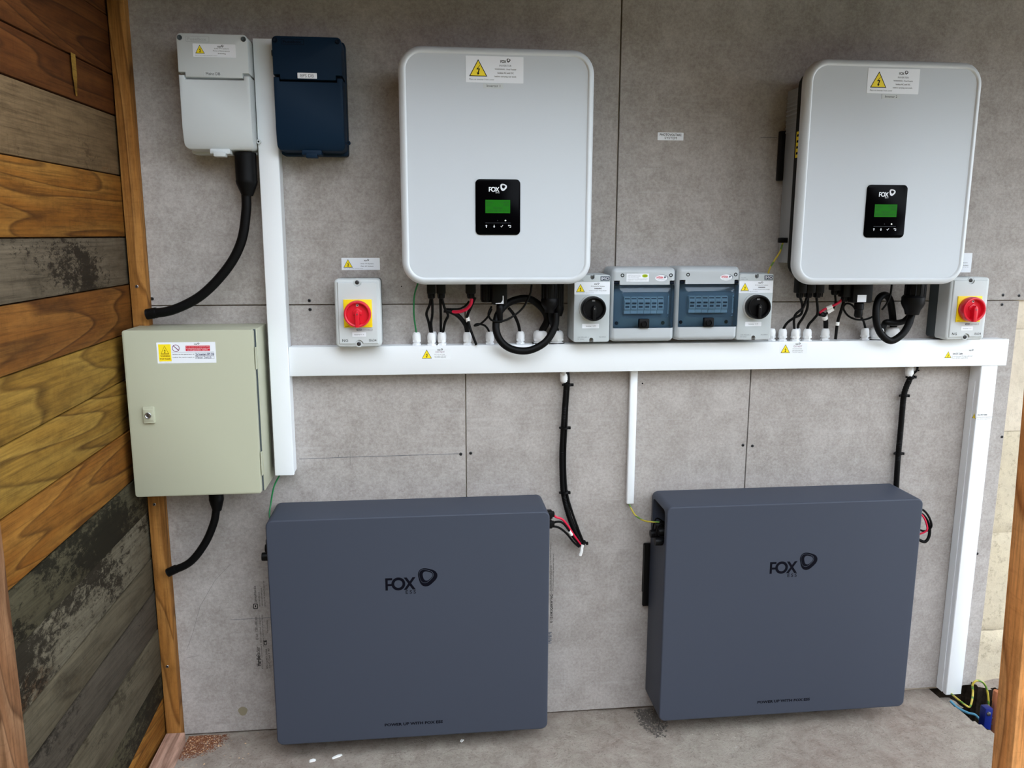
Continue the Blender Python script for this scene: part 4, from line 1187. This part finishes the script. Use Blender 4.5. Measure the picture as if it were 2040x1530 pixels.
# ------------------------------------------------------------------ batteries
def battery(xc, z0, label):
    o = thing('battery', (xc, 0, z0), label, 'battery', 'grey wall-mounted batteries')
    W, H, D = .3735, .6450, .1580
    oc = lambda i: rr(-W, W, 0, H, .018, i, 6)
    c = MB().stack(oc, [(-.0120, 0), (-.1540, 0), (-.1565, .0008), (-.1578, .0025), (-.1580, .0045)]).build('cover', 'battery_grey', o)
    for s in (-1, 1):
        cb_ = MB().box(min(s * (W - .055), s * (W + .02)), max(s * (W - .055), s * (W + .02)), -.1420, -.0260, H - .1150, H - .0160, b=.012)
        cut(c, cb_)
    MB().box(-W + .05, W - .05, -.1380, -.0300, H - .110, H - .020).build('inner_chassis', 'black_plastic', o)
    MB().box(-W + .02, W - .02, -.0125, -.0004, .03, H - .05).build('mounting_plate', 'dark_steel', o)
    m = MB().box(-W - .0170, -W + .006, -.0120, -.0004, .2860, .4830, b=.002); m.box(-W - .0185, -W - .0165, -.0180, -.0004, .330, .480)
    m.build('wall_bracket', 'black_plastic', o)
    m = MB(); fox_logo(m, -.0695, .4385, .1370, -.1583, 'battery_print'); m.build('printed_logo', 'battery_print', o, smooth=False, fix=False)
    m = MB(); m.text("POWER UP WITH FOX ESS", -.0815, .0785, .0385, .0470, -.1583, 'battery_print', .035)
    m.build('printed_lettering', 'battery_print', o, smooth=False, fix=False)
    for k, (y, z) in enumerate(((-.070, H - .085), (-.105, H - .090))):
        m = MB().lathe([(.0120, .0), (.0130, -.012), (.0130, -.030), (.0110, -.036)], (-W + .030, y, z), 'X', 16)
        m.tube([(-W + .020, y, z + .010), (-W - .004, y - .01, z + .026), (-W - .010, y, z + .004), (-W - .012, y, z - .012)], .0022, n=8)
        m.lathe([(.0110, .0), (.0115, .006), (.0115, .022), (.0100, .026)], (-W - .020, y - .004 - k * .012, z - .022), 'X', 14)
        m.build('capped_socket', 'black_plastic', o)
    for y, z in ((-.085, H - .034), (-.085, H - .062)):
        m = MB().box(W - .06, W + .018, y - .012, y + .012, z - .011, z + .011, b=.003)
        m.box(W + .006, W + .024, y - .008, y + .008, z - .007, z + .007, b=.002)
        m.build('power_plug', 'black_plastic', o)
    return o
battery(-.0480, .0565, 'large dark grey battery below the left inverter, left of the two')
battery(1.0230, .0565, 'large dark grey battery below the right inverter, right of the two')

# ------------------------------------------------------------------ stickers straight on the wall
def wall_sticker(x0, x1, z0, z1, label, **kw):
    o = sticker(None, -(x1 - x0) / 2, (x1 - x0) / 2, 0, z1 - z0, 0.0, name=kw.pop('name', 'wall_sticker'), **kw)
    o.location = ((x0 + x1) / 2, -.0001, z0)
    return tag(o, label, 'sticker')
wall_sticker(-.2190, -.1180, 1.3400, 1.3720, 'white warning sticker on the wall just above the left red isolator', tri=(.17, .20, .76), logo=(.59, .72, .13), lines=[('Solar PV System', .50, .84, .46, .56, 'ink', .02), ('Main AC Isolator', .50, .84, .26, .36, 'ink', .02), ('Place on AC supply isolation system', .06, .56, .09, .15)])
wall_sticker(.6330, .7050, 1.6865, 1.7070, 'small white sticker reading PHOTOVOLTAIC SYSTEM between the inverters', lines=[('PHOTOVOLTAIC', .08, .92, .55, .86, 'ink', .02), ('SYSTEM', .27, .74, .14, .44, 'ink', .02)])
wall_sticker(1.4880, 1.5800, 1.3300, 1.3860, 'white sticker on the wall peeping out beside the right inverter', tri=(.20, .25, .5), lines=[('Solar PV System', .50, .86, .46, .53, 'ink', .02), ('Main AC Isolator', .50, .90, .34, .40, 'ink', .02), ('Place on AC supply isolation system', .20, .92, .26, .29)])

# ------------------------------------------------------------------ cable glands on top of the trunking
TZ = 1.1395
GL = 'white cable glands on the trunking'
def gland(x, y, label, big=False, z=TZ, down=False):
    s = -1 if down else 1
    r = .0195 if big else .0118
    h = .036 if big else .0345
    m = MB()
    m.lathe([(r * 1.08, 0), (r * 1.08, s * .0040)], (0, 0, 0), 'Z', 6)
    m.lathe([(r * .80, s * .003), (r * .80, s * .0100)], (0, 0, 0), 'Z', 16)
    m.lathe([(r * 1.06, s * .0085), (r * 1.06, s * .0140)], (0, 0, 0), 'Z', 6)
    o = m.build('cable_gland', 'gland_white')
    o.location = (x, y, z)
    n = MB().lathe([(r * .98, s * .0140), (r, s * .0180), (r, s * (h - .010)), (r * .86, s * (h - .003)), (r * .62, s * h), (r * .5, s * (h - .002))], (0, 0, 0), 'Z', 12)
    n.build('dome_nut', 'gland_white', o)
    if big:
        MB().lathe([(r * 1.14, 0), (r * 1.14, s * .0025)], (0, 0, 0), 'Z', 20).build('rubber_washer', 'black_rubber', o)
    return tag(o, label, 'cable gland', GL)
LI, RI = 'under the left inverter', 'under the right inverter'
for x, y, lb, bg_ in ((-.0235, -.026, 'white cable gland holding the thin green earth wire', 0), (.0165, -.034, 'front white gland holding the first pair of black solar cables ' + LI, 0), (.0205, -.0115, 'white gland hidden behind the first solar cable gland ' + LI, 0),
        (.0440, -.034, 'front white gland holding the second pair of black solar cables ' + LI, 0), (.0455, -.0115, 'white gland hidden behind the second solar cable gland ' + LI, 0), (.1135, -.030, 'white gland below the red cable ' + LI, 0),
        (.1750, -.024, 'white gland just left of the thick black loop ' + LI, 0), (.2590, -.024, 'white gland seen inside the thick black loop ' + LI, 0), (.3140, -.025, 'large white gland taking the thick looped cable ' + LI, 1), (.3590, -.025, 'large white gland next to the left black-knob isolator', 1),
        (.9790, -.0180, 'white gland half hidden behind the right black-knob isolator', 0), (1.0090, -.026, 'white gland of the leftmost full solar cable ' + RI, 0), (1.0425, -.035, 'front white gland second from left among the solar cables ' + RI, 0), (1.0570, -.0130, 'white gland set back between two front solar glands ' + RI, 0),
        (1.0790, -.033, 'white gland third along the front of the solar cables ' + RI, 0), (1.1360, -.026, 'white gland with white cable tags above it ' + RI, 0), (1.2560, -.026, 'white gland below the black data stick ' + RI, 0), (1.2930, -.024, 'large white gland behind the thick black loop ' + RI, 1), (1.3420, -.022, 'large white gland seen through the thick black loop ' + RI, 1)):
    gland(x, y, lb, bool(bg_))
gland(.3830, -.0185, 'white gland under the trunking above the left hanging cable bundle', z=1.0625, down=True)
gland(1.4080, -.0185, 'white gland under the trunking above the right hanging cable bundle', z=1.0625, down=True)

# ------------------------------------------------------------------ cables
CABLE = {
    'A_earth': [(-0.017, -0.06, 1.308), (-0.026, -0.05, 1.28), (-0.029, -0.045, 1.252), (-0.029, -0.035, 1.215), (-0.024, -0.027, 1.172)],
    'A_pv1': [(0.016, -0.06, 1.27), (0.013, -0.055, 1.251), (0.004, -0.05, 1.227), (0.009, -0.04, 1.204), (0.015, -0.034, 1.171)],
    'A_pv2': [(0.019, -0.06, 1.27), (0.02, -0.055, 1.242), (0.019, -0.05, 1.22), (0.016, -0.04, 1.199), (0.018, -0.034, 1.171)],
    'A_pv3': [(0.041, -0.055, 1.268), (0.042, -0.04, 1.225), (0.042, -0.02, 1.171)],
    'A_pv4': [(0.045, -0.06, 1.269), (0.052, -0.055, 1.242), (0.061, -0.05, 1.222), (0.053, -0.04, 1.201), (0.047, -0.034, 1.171)],
    'A_blk1': [(0.05, -0.05, 1.235), (0.067, -0.05, 1.232), (0.089, -0.045, 1.219), (0.108, -0.035, 1.194), (0.114, -0.027, 1.169)],
    'A_blk2': [(0.133, -0.065, 1.27), (0.121, -0.06, 1.242), (0.113, -0.05, 1.221), (0.111, -0.035, 1.198), (0.116, -0.027, 1.169)],
    'A_red': [(0.124, -0.07, 1.267), (0.12, -0.07, 1.251), (0.107, -0.062, 1.237), (0.087, -0.055, 1.231), (0.067, -0.05, 1.231)],
    'A_blk3': [(0.114, -0.045, 1.21), (0.121, -0.055, 1.183), (0.136, -0.056, 1.142)],
    'A_thin1': [(0.117, -0.055, 1.259), (0.11, -0.052, 1.249), (0.1, -0.05, 1.242), (0.087, -0.05, 1.238), (0.054, -0.048, 1.238)],
    'A_curl': [(0.178, -0.05, 1.238), (0.168, -0.045, 1.216), (0.149, -0.04, 1.197), (0.133, -0.04, 1.192), (0.14, -0.03, 1.195), (0.158, -0.025, 1.192), (0.169, -0.022, 1.182), (0.175, -0.022, 1.169)],
    'A_mid': [(0.225, -0.045, 1.239), (0.242, -0.035, 1.217), (0.253, -0.03, 1.192), (0.258, -0.022, 1.169)],
    'A_comm': [(0.281, -0.09, 1.305), (0.276, -0.09, 1.278), (0.259, -0.088, 1.245), (0.233, -0.088, 1.222), (0.203, -0.092, 1.209), (0.177, -0.085, 1.21), (0.168, -0.07, 1.225), (0.177, -0.06, 1.245)],
    'A_loop': [(0.349, -0.075, 1.228), (0.345, -0.08, 1.192), (0.323, -0.086, 1.155), (0.29, -0.088, 1.134), (0.258, -0.088, 1.128), (0.223, -0.088, 1.136), (0.198, -0.088, 1.157), (0.187, -0.082, 1.187), (0.193, -0.07, 1.223), (0.217, -0.055, 1.25), (0.249, -0.048, 1.263), (0.282, -0.042, 1.263), (0.314, -0.038, 1.241), (0.332, -0.034, 1.209), (0.319, -0.022, 1.173)],
    'A_short': [(0.338, -0.07, 1.232), (0.341, -0.055, 1.209), (0.358, -0.025, 1.173)],
    'B_pv1': [(1.037, -0.06, 1.267), (1.048, -0.055, 1.24), (1.048, -0.05, 1.217), (1.03, -0.045, 1.206), (1.016, -0.035, 1.191), (1.011, -0.025, 1.174)],
    'B_pv2': [(1.057, -0.06, 1.264), (1.048, -0.06, 1.237), (1.03, -0.055, 1.217), (1.031, -0.045, 1.199), (1.039, -0.034, 1.173)],
    'B_pv3': [(1.063, -0.055, 1.263), (1.065, -0.05, 1.232), (1.059, -0.04, 1.206), (1.053, -0.03, 1.188), (1.057, -0.018, 1.175)],
    'B_pv4': [(1.085, -0.06, 1.266), (1.094, -0.055, 1.222), (1.087, -0.05, 1.204), (1.079, -0.04, 1.188), (1.077, -0.034, 1.173)],
    'B_red1': [(1.158, -0.07, 1.262), (1.147, -0.065, 1.249), (1.133, -0.06, 1.24), (1.112, -0.055, 1.23), (1.103, -0.05, 1.22)],
    'B_blk0': [(1.139, -0.06, 1.271), (1.143, -0.058, 1.249), (1.136, -0.056, 1.23), (1.117, -0.052, 1.217), (1.103, -0.05, 1.22)],
    'B_blk1': [(1.103, -0.05, 1.218), (1.119, -0.045, 1.213), (1.13, -0.035, 1.195), (1.137, -0.025, 1.175)],
    'B_blk2': [(1.166, -0.065, 1.263), (1.162, -0.06, 1.235), (1.155, -0.055, 1.192), (1.152, -0.056, 1.146)],
    'B_coil': [(1.214, -0.05, 1.224), (1.198, -0.045, 1.242), (1.181, -0.045, 1.245), (1.172, -0.05, 1.232), (1.185, -0.055, 1.212), (1.208, -0.06, 1.202), (1.237, -0.062, 1.203), (1.26, -0.06, 1.212)],
    'B_dong': [(1.226, -0.05, 1.208), (1.244, -0.035, 1.193), (1.258, -0.022, 1.173)],
    'B_comm': [(1.283, -0.095, 1.304), (1.281, -0.095, 1.272), (1.274, -0.092, 1.248), (1.264, -0.088, 1.231)],
    'B_loop': [(1.366, -0.07, 1.218), (1.352, -0.08, 1.188), (1.331, -0.086, 1.161), (1.299, -0.088, 1.144), (1.269, -0.088, 1.162), (1.253, -0.086, 1.195), (1.252, -0.08, 1.234), (1.264, -0.07, 1.262), (1.286, -0.06, 1.27), (1.307, -0.05, 1.258), (1.323, -0.04, 1.225), (1.344, -0.022, 1.174)],
    'B_short': [(1.372, -0.055, 1.214), (1.356, -0.048, 1.194), (1.325, -0.05, 1.19), (1.302, -0.05, 1.192), (1.311, -0.022, 1.173)],
    'L_bundle': [(0.389, -0.02, 1.065), (0.39, -0.018, 1.025), (0.387, -0.016, 0.962), (0.384, -0.015, 0.898), (0.381, -0.015, 0.83), (0.382, -0.016, 0.769), (0.386, -0.018, 0.708), (0.4, -0.022, 0.647), (0.42, -0.026, 0.593), (0.443, -0.03, 0.548)],
    'L_side': [(0.395, -0.016, 1.06), (0.396, -0.022, 1.026), (0.393, -0.02, 0.962), (0.391, -0.02, 0.899), (0.389, -0.02, 0.831), (0.39, -0.02, 0.77), (0.395, -0.022, 0.709), (0.409, -0.026, 0.656), (0.429, -0.03, 0.599), (0.446, -0.034, 0.555)],
    'L_red': [(0.344, -0.085, 0.6675), (0.354, -0.09, 0.66), (0.371, -0.085, 0.652), (0.388, -0.075, 0.631), (0.409, -0.06, 0.596), (0.434, -0.04, 0.558)],
    'L_blka': [(0.344, -0.085, 0.6395), (0.354, -0.09, 0.646), (0.371, -0.085, 0.642), (0.389, -0.075, 0.621), (0.409, -0.06, 0.586), (0.432, -0.04, 0.556)],
    'L_blkb': [(0.322, -0.085, 0.630), (0.336, -0.09, 0.634), (0.361, -0.085, 0.628), (0.386, -0.07, 0.605), (0.411, -0.055, 0.571), (0.43, -0.04, 0.55)],
    'R_bundle': [(1.411, -0.02, 1.046), (1.412, -0.02, 1.029), (1.404, -0.016, 0.999), (1.399, -0.015, 0.971), (1.399, -0.014, 0.926), (1.4, -0.013, 0.865), (1.4, -0.013, 0.771), (1.403, -0.013, 0.68)],
    'R_thin': [(1.424, -0.03, 1.06), (1.422, -0.03, 1.048), (1.417, -0.022, 1.035), (1.411, -0.02, 1.007)],
    'S_earth': [(0.582, -0.012, 0.663), (0.588, -0.02, 0.649), (0.596, -0.04, 0.637), (0.615, -0.07, 0.632), (0.647, -0.1, 0.638)],
    'Q_l1': [(1.42, -0.09, 0.644), (1.436, -0.1, 0.647), (1.457, -0.1, 0.625), (1.468, -0.1, 0.595), (1.456, -0.09, 0.577), (1.432, -0.08, 0.584)],
    'Q_l2': [(1.428, -0.08, 0.627), (1.445, -0.09, 0.627), (1.466, -0.09, 0.598), (1.471, -0.09, 0.564), (1.459, -0.09, 0.544), (1.435, -0.08, 0.553)],
    'Q_l3': [(1.414, -0.1, 0.64), (1.435, -0.1, 0.631), (1.45, -0.1, 0.608), (1.454, -0.1, 0.582), (1.428, -0.09, 0.565)],
    'M_earth': [(-0.403, -0.02, 0.785), (-0.419, -0.03, 0.753), (-0.428, -0.04, 0.707), (-0.429, -0.06, 0.678), (-0.416, -0.08, 0.642)],
}
def cable(key, r, mat, label, name='cable', n=10, ring=None, group=None, cat='cable', pts=None):
    P = [Vector(p) for p in (pts or CABLE[key])]
    b = P[-1].copy()
    o = MB().tube([tuple(p - b) for p in P], r, n=n, sub=7, ring=ring).build(name, mat)
    o.location = b
    return tag(o, label, cat, group)
def sleeve(o, i, t_, r, ln, mat='soft_white', name='marker_sleeve', key=None):
    """a tag round cable o at point i + t_ of its own list"""
    P = [Vector(p) for p in CABLE[key]]
    b = P[-1]
    c = P[i].lerp(P[i + 1], t_) - b
    d = (P[i + 1] - P[i]).normalized() * ln / 2
    return MB().tube([tuple(c - d), tuple(c), tuple(c + d)], r, n=10, sub=2).build(name, mat, o)
G1, G2 = 'cables under the left inverter', 'cables under the right inverter'
cable('A_earth', .0022, 'earth_green', 'thin green earth wire at the left end under the left inverter', 'earth_wire', group=G1)
cable('A_pv1', .0036, 'black_rubber', 'leftmost black solar cable bowing out ' + LI, 'solar_cable', group=G1)
cable('A_pv2', .0036, 'black_rubber', 'second black solar cable from the left ' + LI, 'solar_cable', group=G1)
cable('A_pv3', .0036, 'black_rubber', 'third black solar cable hanging straight ' + LI, 'solar_cable', group=G1)
cable('A_pv4', .0036, 'black_rubber', 'fourth black solar cable bowing right ' + LI, 'solar_cable', group=G1)
cable('A_blk1', .0062, 'black_rubber', 'black sheathed battery cable with a bend at its left ' + LI, 'battery_cable', group=G1)
cable('A_blk2', .0040, 'black_rubber', 'black battery cable with white tag beside the red one ' + LI, 'battery_cable', group=G1)
o = cable('A_red', .0044, 'cable_red', 'short red battery cable ' + LI, 'battery_cable', group=G1)
o = cable('A_blk3', .0036, 'black_rubber', 'black cable slanting into the front edge of the trunking ' + LI, 'sensor_cable', group=G1)
sleeve(o, 0, .02, .0062, .012, key='A_blk3')
cable('A_thin1', .0026, 'black_rubber', 'thin dark cable crossing left above the red cable ' + LI, 'sensor_cable', group=G1)
cable('A_curl', .0028, 'black_rubber', 'thin black cable with a flat curl left of the thick loop ' + LI, 'data_cable', group=G1)
cable('A_mid', .0042, 'black_rubber', 'black cable dropping into the gland inside the thick loop ' + LI, 'data_cable', group=G1)
cable('A_comm', .0028, 'black_rubber', 'thin black cable sweeping in front of the thick loop ' + LI, 'data_cable', group=G1)
cable('A_loop', .0098, 'black_rubber', 'thick black cable coiled in a big loop ' + LI, 'power_cable', n=16, group=G1)
cable('A_short', .0090, 'black_rubber', 'short thick black cable into the gland by the left black-knob isolator', 'power_cable', n=16, group=G1)
cable('B_pv1', .0036, 'black_rubber', 'leftmost black solar cable swinging far left ' + RI, 'solar_cable', group=G2)
cable('B_pv2', .0036, 'black_rubber', 'second black solar cable bending over the first ' + RI, 'solar_cable', group=G2)
cable('B_pv3', .0036, 'black_rubber', 'third black solar cable into the set-back gland ' + RI, 'solar_cable', group=G2)
cable('B_pv4', .0036, 'black_rubber', 'rightmost black solar cable ' + RI, 'solar_cable', group=G2)
o = cable('B_red1', .0034, 'cable_red', 'short red battery cable with white tag ' + RI, 'battery_cable', group=G2); sleeve(o, 2, .35, .0052, .016, key='B_red1')
o = cable('B_blk0', .0030, 'black_rubber', 'black battery cable with white tag beside the red one ' + RI, 'battery_cable', group=G2); sleeve(o, 2, .25, .0052, .018, key='B_blk0')
o = cable('B_blk1', .0068, 'black_rubber', 'black sheathed battery cable rising from the tagged gland ' + RI, 'battery_cable', group=G2); sleeve(o, 1, .3, .0082, .013, key='B_blk1')
o = cable('B_blk2', .0042, 'black_rubber', 'black cable with a white band slanting into the trunking front ' + RI, 'sensor_cable', group=G2); sleeve(o, 2, .05, .0052, .010, key='B_blk2')
cable('B_coil', .0028, 'black_rubber', 'thin black cable coiled round the data stick ' + RI, 'data_cable', group=G2)
cable('B_dong', .0032, 'black_rubber', 'black cable from the data stick down to its gland ' + RI, 'data_cable', group=G2)
cable('B_comm', .0028, 'black_rubber', 'thin black cable crossing the top of the thick loop ' + RI, 'data_cable', group=G2)
cable('B_loop', .0098, 'black_rubber', 'thick black cable coiled in a big loop ' + RI, 'power_cable', n=16, group=G2)
cable('B_short', .0085, 'black_rubber', 'thick black cable crossing inside the loop ' + RI, 'power_cable', n=16, group=G2)
cable('', .0024, 'earth_striped', 'thin yellow earth wire at the left side of the right inverter', 'earth_wire', pts=[(.979, -.068, 1.424), (.974, -.066, 1.412), (.971, -.060, 1.390), (.961, -.050, 1.366), (.952, -.040, 1.340), (.950, -.03, 1.30)])
MB_ = MB().lathe([(.0036, 0), (.0036, -.010)], (.0215, -.032, .085), 'Z', 10)
cable('M_earth', .0022, 'earth_green', 'thin green earth wire from the tall trunking to the left battery', 'earth_wire')
cable('S_earth', .0024, 'earth_striped', 'thin yellow and green earth wire from the mini trunking to the right battery', 'earth_wire')

# hanging bundles, with cable ties
def tie(o, key, i, t_, r, ln=.006, off=(0, 0, 0)):
    P = [Vector(p) for p in CABLE[key]]
    b = P[-1]; c = P[i].lerp(P[i + 1], t_) - b + Vector(off)
    d = (P[i + 1] - P[i]).normalized() * ln / 2
    m = MB().tube([tuple(c - d), tuple(c), tuple(c + d)], r, n=14, sub=2)
    m.box(c.x + r - .002, c.x + r + .005, c.y - .006, c.y + .001, c.z - .004, c.z + .004, b=.001)
    m.box(c.x - r - .004, c.x - r + .002, c.y - .004, c.y + .002, c.z - .003, c.z + .003, b=.001)
    return m.build('cable_tie', 'black_plastic', o)
HB = 'cables hanging beside the batteries'
o = cable('L_bundle', .0074, 'black_rubber', 'black ribbed conduit hanging to the right of the left battery', 'ribbed_conduit', n=14, ring=(.0045, .10), group=HB, cat='conduit')
for i, t_ in ((1, .05), (3, 0.0), (6, 0.0), (8, .8)): tie(o, 'L_bundle', i, t_, .0118, off=(.003, -.002, 0))
cable('L_side', .0036, 'black_rubber', 'thin black cable tied along the left ribbed conduit', 'battery_cable', group=HB)
o = cable('L_red', .0032, 'cable_red', 'red battery cable looping back to the left battery plug', 'battery_cable', group=HB)
o = cable('L_blka', .0032, 'black_rubber', 'upper black battery cable with a white sleeve at the left battery plug', 'battery_cable', group=HB); sleeve(o, 3, .5, .0048, .018, key='L_blka')
cable('L_blkb', .0032, 'black_rubber', 'lower black battery cable sagging below the plugs of the left battery', 'battery_cable', group=HB)
m = MB().tube([(0, 0, .016), (-.003, -.001, .006), (-.004, -.002, -.004), (-.008, -.002, -.016)], .0045, n=8, sub=3).build('cable_tag', 'soft_white'); m.location = (.441, -.042, .541)
tag(m, 'white paper tag at the bottom of the left hanging cables', 'tag')
o = cable('R_bundle', .0076, 'black_rubber', 'black ribbed conduit hanging down behind the right battery', 'ribbed_conduit', n=14, ring=(.0045, .10), group=HB, cat='conduit')
for i, t_ in ((1, .05), (3, 0.0), (5, .75)): tie(o, 'R_bundle', i, t_, .0112)
cable('R_thin', .0034, 'black_rubber', 'thin black cable curling beside the gland of the right hanging conduit', 'battery_cable', group=HB)
cable('Q_l1', .0032, 'black_rubber', 'outer black cable loop at the right end of the right battery', 'battery_cable', group=HB)
cable('Q_l2', .0044, 'black_rubber', 'lower thick black cable loop at the right end of the right battery', 'battery_cable', group=HB)
cable('Q_l3', .0026, 'cable_red', 'thin red cable in the loops at the right end of the right battery', 'battery_cable', group=HB)

# ------------------------------------------------------------------ foreground post at the right
m = MB().box(0, .12, -.056, 0, -.36, 2.0, b=.003)
o = m.build('timber_post', 'post_orange'); o.location = (1.1660, -.800, .36); o.rotation_euler = (0, math.radians(-2.0), 0)
tag(o, 'orange timber post standing close to the viewer at the right edge', 'post')

# ------------------------------------------------------------------ broken floor corner: earth clamp, rod, wire and rope
cl = thing('earth_clamp', (1.664, -.16, -.150), 'blue earth clamp box in the broken floor hole at bottom right', 'earth clamp')
MB().box(-.0125, .0125, -.012, .014, .0, .190, b=.004).build('body', 'clamp_blue', cl)
MB().lathe([(.006, 0), (.006, -.004), (.004, -.005)], (-.003, -.012, .175), 'Y', 12).build('clamp_screw', 'steel', cl)
MB().box(.0125, .030, -.004, .006, .150, .154, b=.001).build('clamp_pin', 'steel', cl)
MB().box(.0125, .030, -.004, .006, .130, .134, b=.001).build('clamp_pin', 'steel', cl)
m = MB().lathe([(.0088, 0), (.0088, .205), (.0100, .205), (.0100, .236), (.0085, .239)], (0, 0, 0), 'Z', 16)
o = m.build('earth_rod', 'copper'); o.location = (1.6915, -.158, -.150); tag(o, 'copper earth rod beside the blue clamp at bottom right', 'earth rod')
cable('', .0030, 'earth_striped', 'yellow and green earth wire looping out of the floor hole', 'earth_wire', pts=[(1.628, -.045, .016), (1.622, -.085, .022), (1.628, -.11, .019), (1.640, -.118, .014), (1.652, -.11, .030), (1.664, -.095, .048), (1.664, -.09, .070), (1.676, -.09, .083), (1.697, -.09, .076), (1.713, -.09, .052), (1.720, -.095, .010), (1.722, -.10, -.08)])
cable('', .0040, 'rope_blue', 'pale blue rope lying in the floor hole under the trunking', 'rope', pts=[(1.618, -.06, .0), (1.630, -.08, -.012), (1.650, -.10, -.018), (1.673, -.11, -.024), (1.690, -.125, -.06), (1.697, -.135, -.145)], cat='rope')

# ------------------------------------------------------------------ floor litter
def chips(name, n, area, size, mat, label, cat, flat=.5, seed=1, dens=None):
    rnd = random.Random(seed); m = MB()
    k = 0
    while k < n:
        x = rnd.uniform(area[0], area[1]); y = rnd.uniform(area[2], area[3])
        if dens and rnd.random() > dens(x, y): continue
        if inside(x, y, HOLE): k += 1; continue
        s = size * rnd.uniform(.35, 1.0) ** 1.6; z = floor_z(x, y)
        a = rnd.uniform(0, 6.28); ca_, sa = math.cos(a), math.sin(a)
        e = rnd.uniform(.5, 1.0)
        P = [(-s, -s * e, 0), (s, -s * e * .7, 0), (s * .8, s * e, 0), (-s * .7, s * e * .8, 0), (0, 0, s * 2 * flat)]
        m.add([(x + p[0] * ca_ - p[1] * sa, y + p[0] * sa + p[1] * ca_, z + p[2] - .0003) for p in P], [(0, 1, 4), (1, 2, 4), (2, 3, 4), (3, 0, 4), (3, 2, 1, 0)])
        k += 1
    o = m.build(name, mat, smooth=False, fix=False)
    o['kind'] = 'stuff'
    return tag(o, label, cat)
near_left = lambda x, y: max(0.0, 1 - ((x + .70) / .12) ** 2 - ((y + .02) / .10) ** 2)
chips('sawdust', 5200, (-.70, -.55, -.13, -.004), .0026, 'sawdust_brown', 'brown sawdust heaped in the left corner of the floor', 'sawdust', .3, 3, near_left)
chips('wood_shavings', 300, (-.70, -.50, -.24, -.004), .0036, 'shaving_pale', 'pale wood shavings scattered over the sawdust in the left corner', 'shavings', .25, 4, lambda x, y: max(.04, near_left(x, y)))
chips('gravel', 900, (.55, .72, -.16, -.004), .0040, 'gravel_grey', 'grey gravel spilled by the left foot of the right battery', 'gravel', .6, 5, lambda x, y: max(0, 1 - ((x - .66) / .05) ** 2 - ((y + .03) / .12) ** 2))
chips('concrete_crumbs', 2300, (.74, 1.66, -.40, -.004), .0020, 'stone_chip', 'small concrete crumbs scattered over the floor at the right', 'crumbs', .6, 6)
chips('floor_grit', 1100, (-.48, .53, -.36, -.004), .0018, 'stone_chip', 'fine pale grit scattered over the floor at the left', 'grit', .6, 8)
for x, y, sx, sy, a, lb in ((-.330, -.155, .009, .005, .2, 'white plaster flake on the floor, left of the two under the left battery'), (-.265, -.142, .015, .004, .5, 'long white plaster flake on the floor under the left battery'), (.085, -.105, .006, .004, .9, 'tiny pale plaster flake at the right under the left battery')):
    m = MB().prism([(-sx, 0), (sx * .6, -sy * .4 + sy * .4), (sx, .002), (sx * .2, .0045), (-sx * .7, .003)], -sy, sy * .7)
    o = m.build('plaster_flake', 'soft_white'); o.location = (x, y, floor_z(x, y)); o.rotation_euler = (0, 0, a)
    tag(o, lb, 'flake', 'white flakes under the left battery')
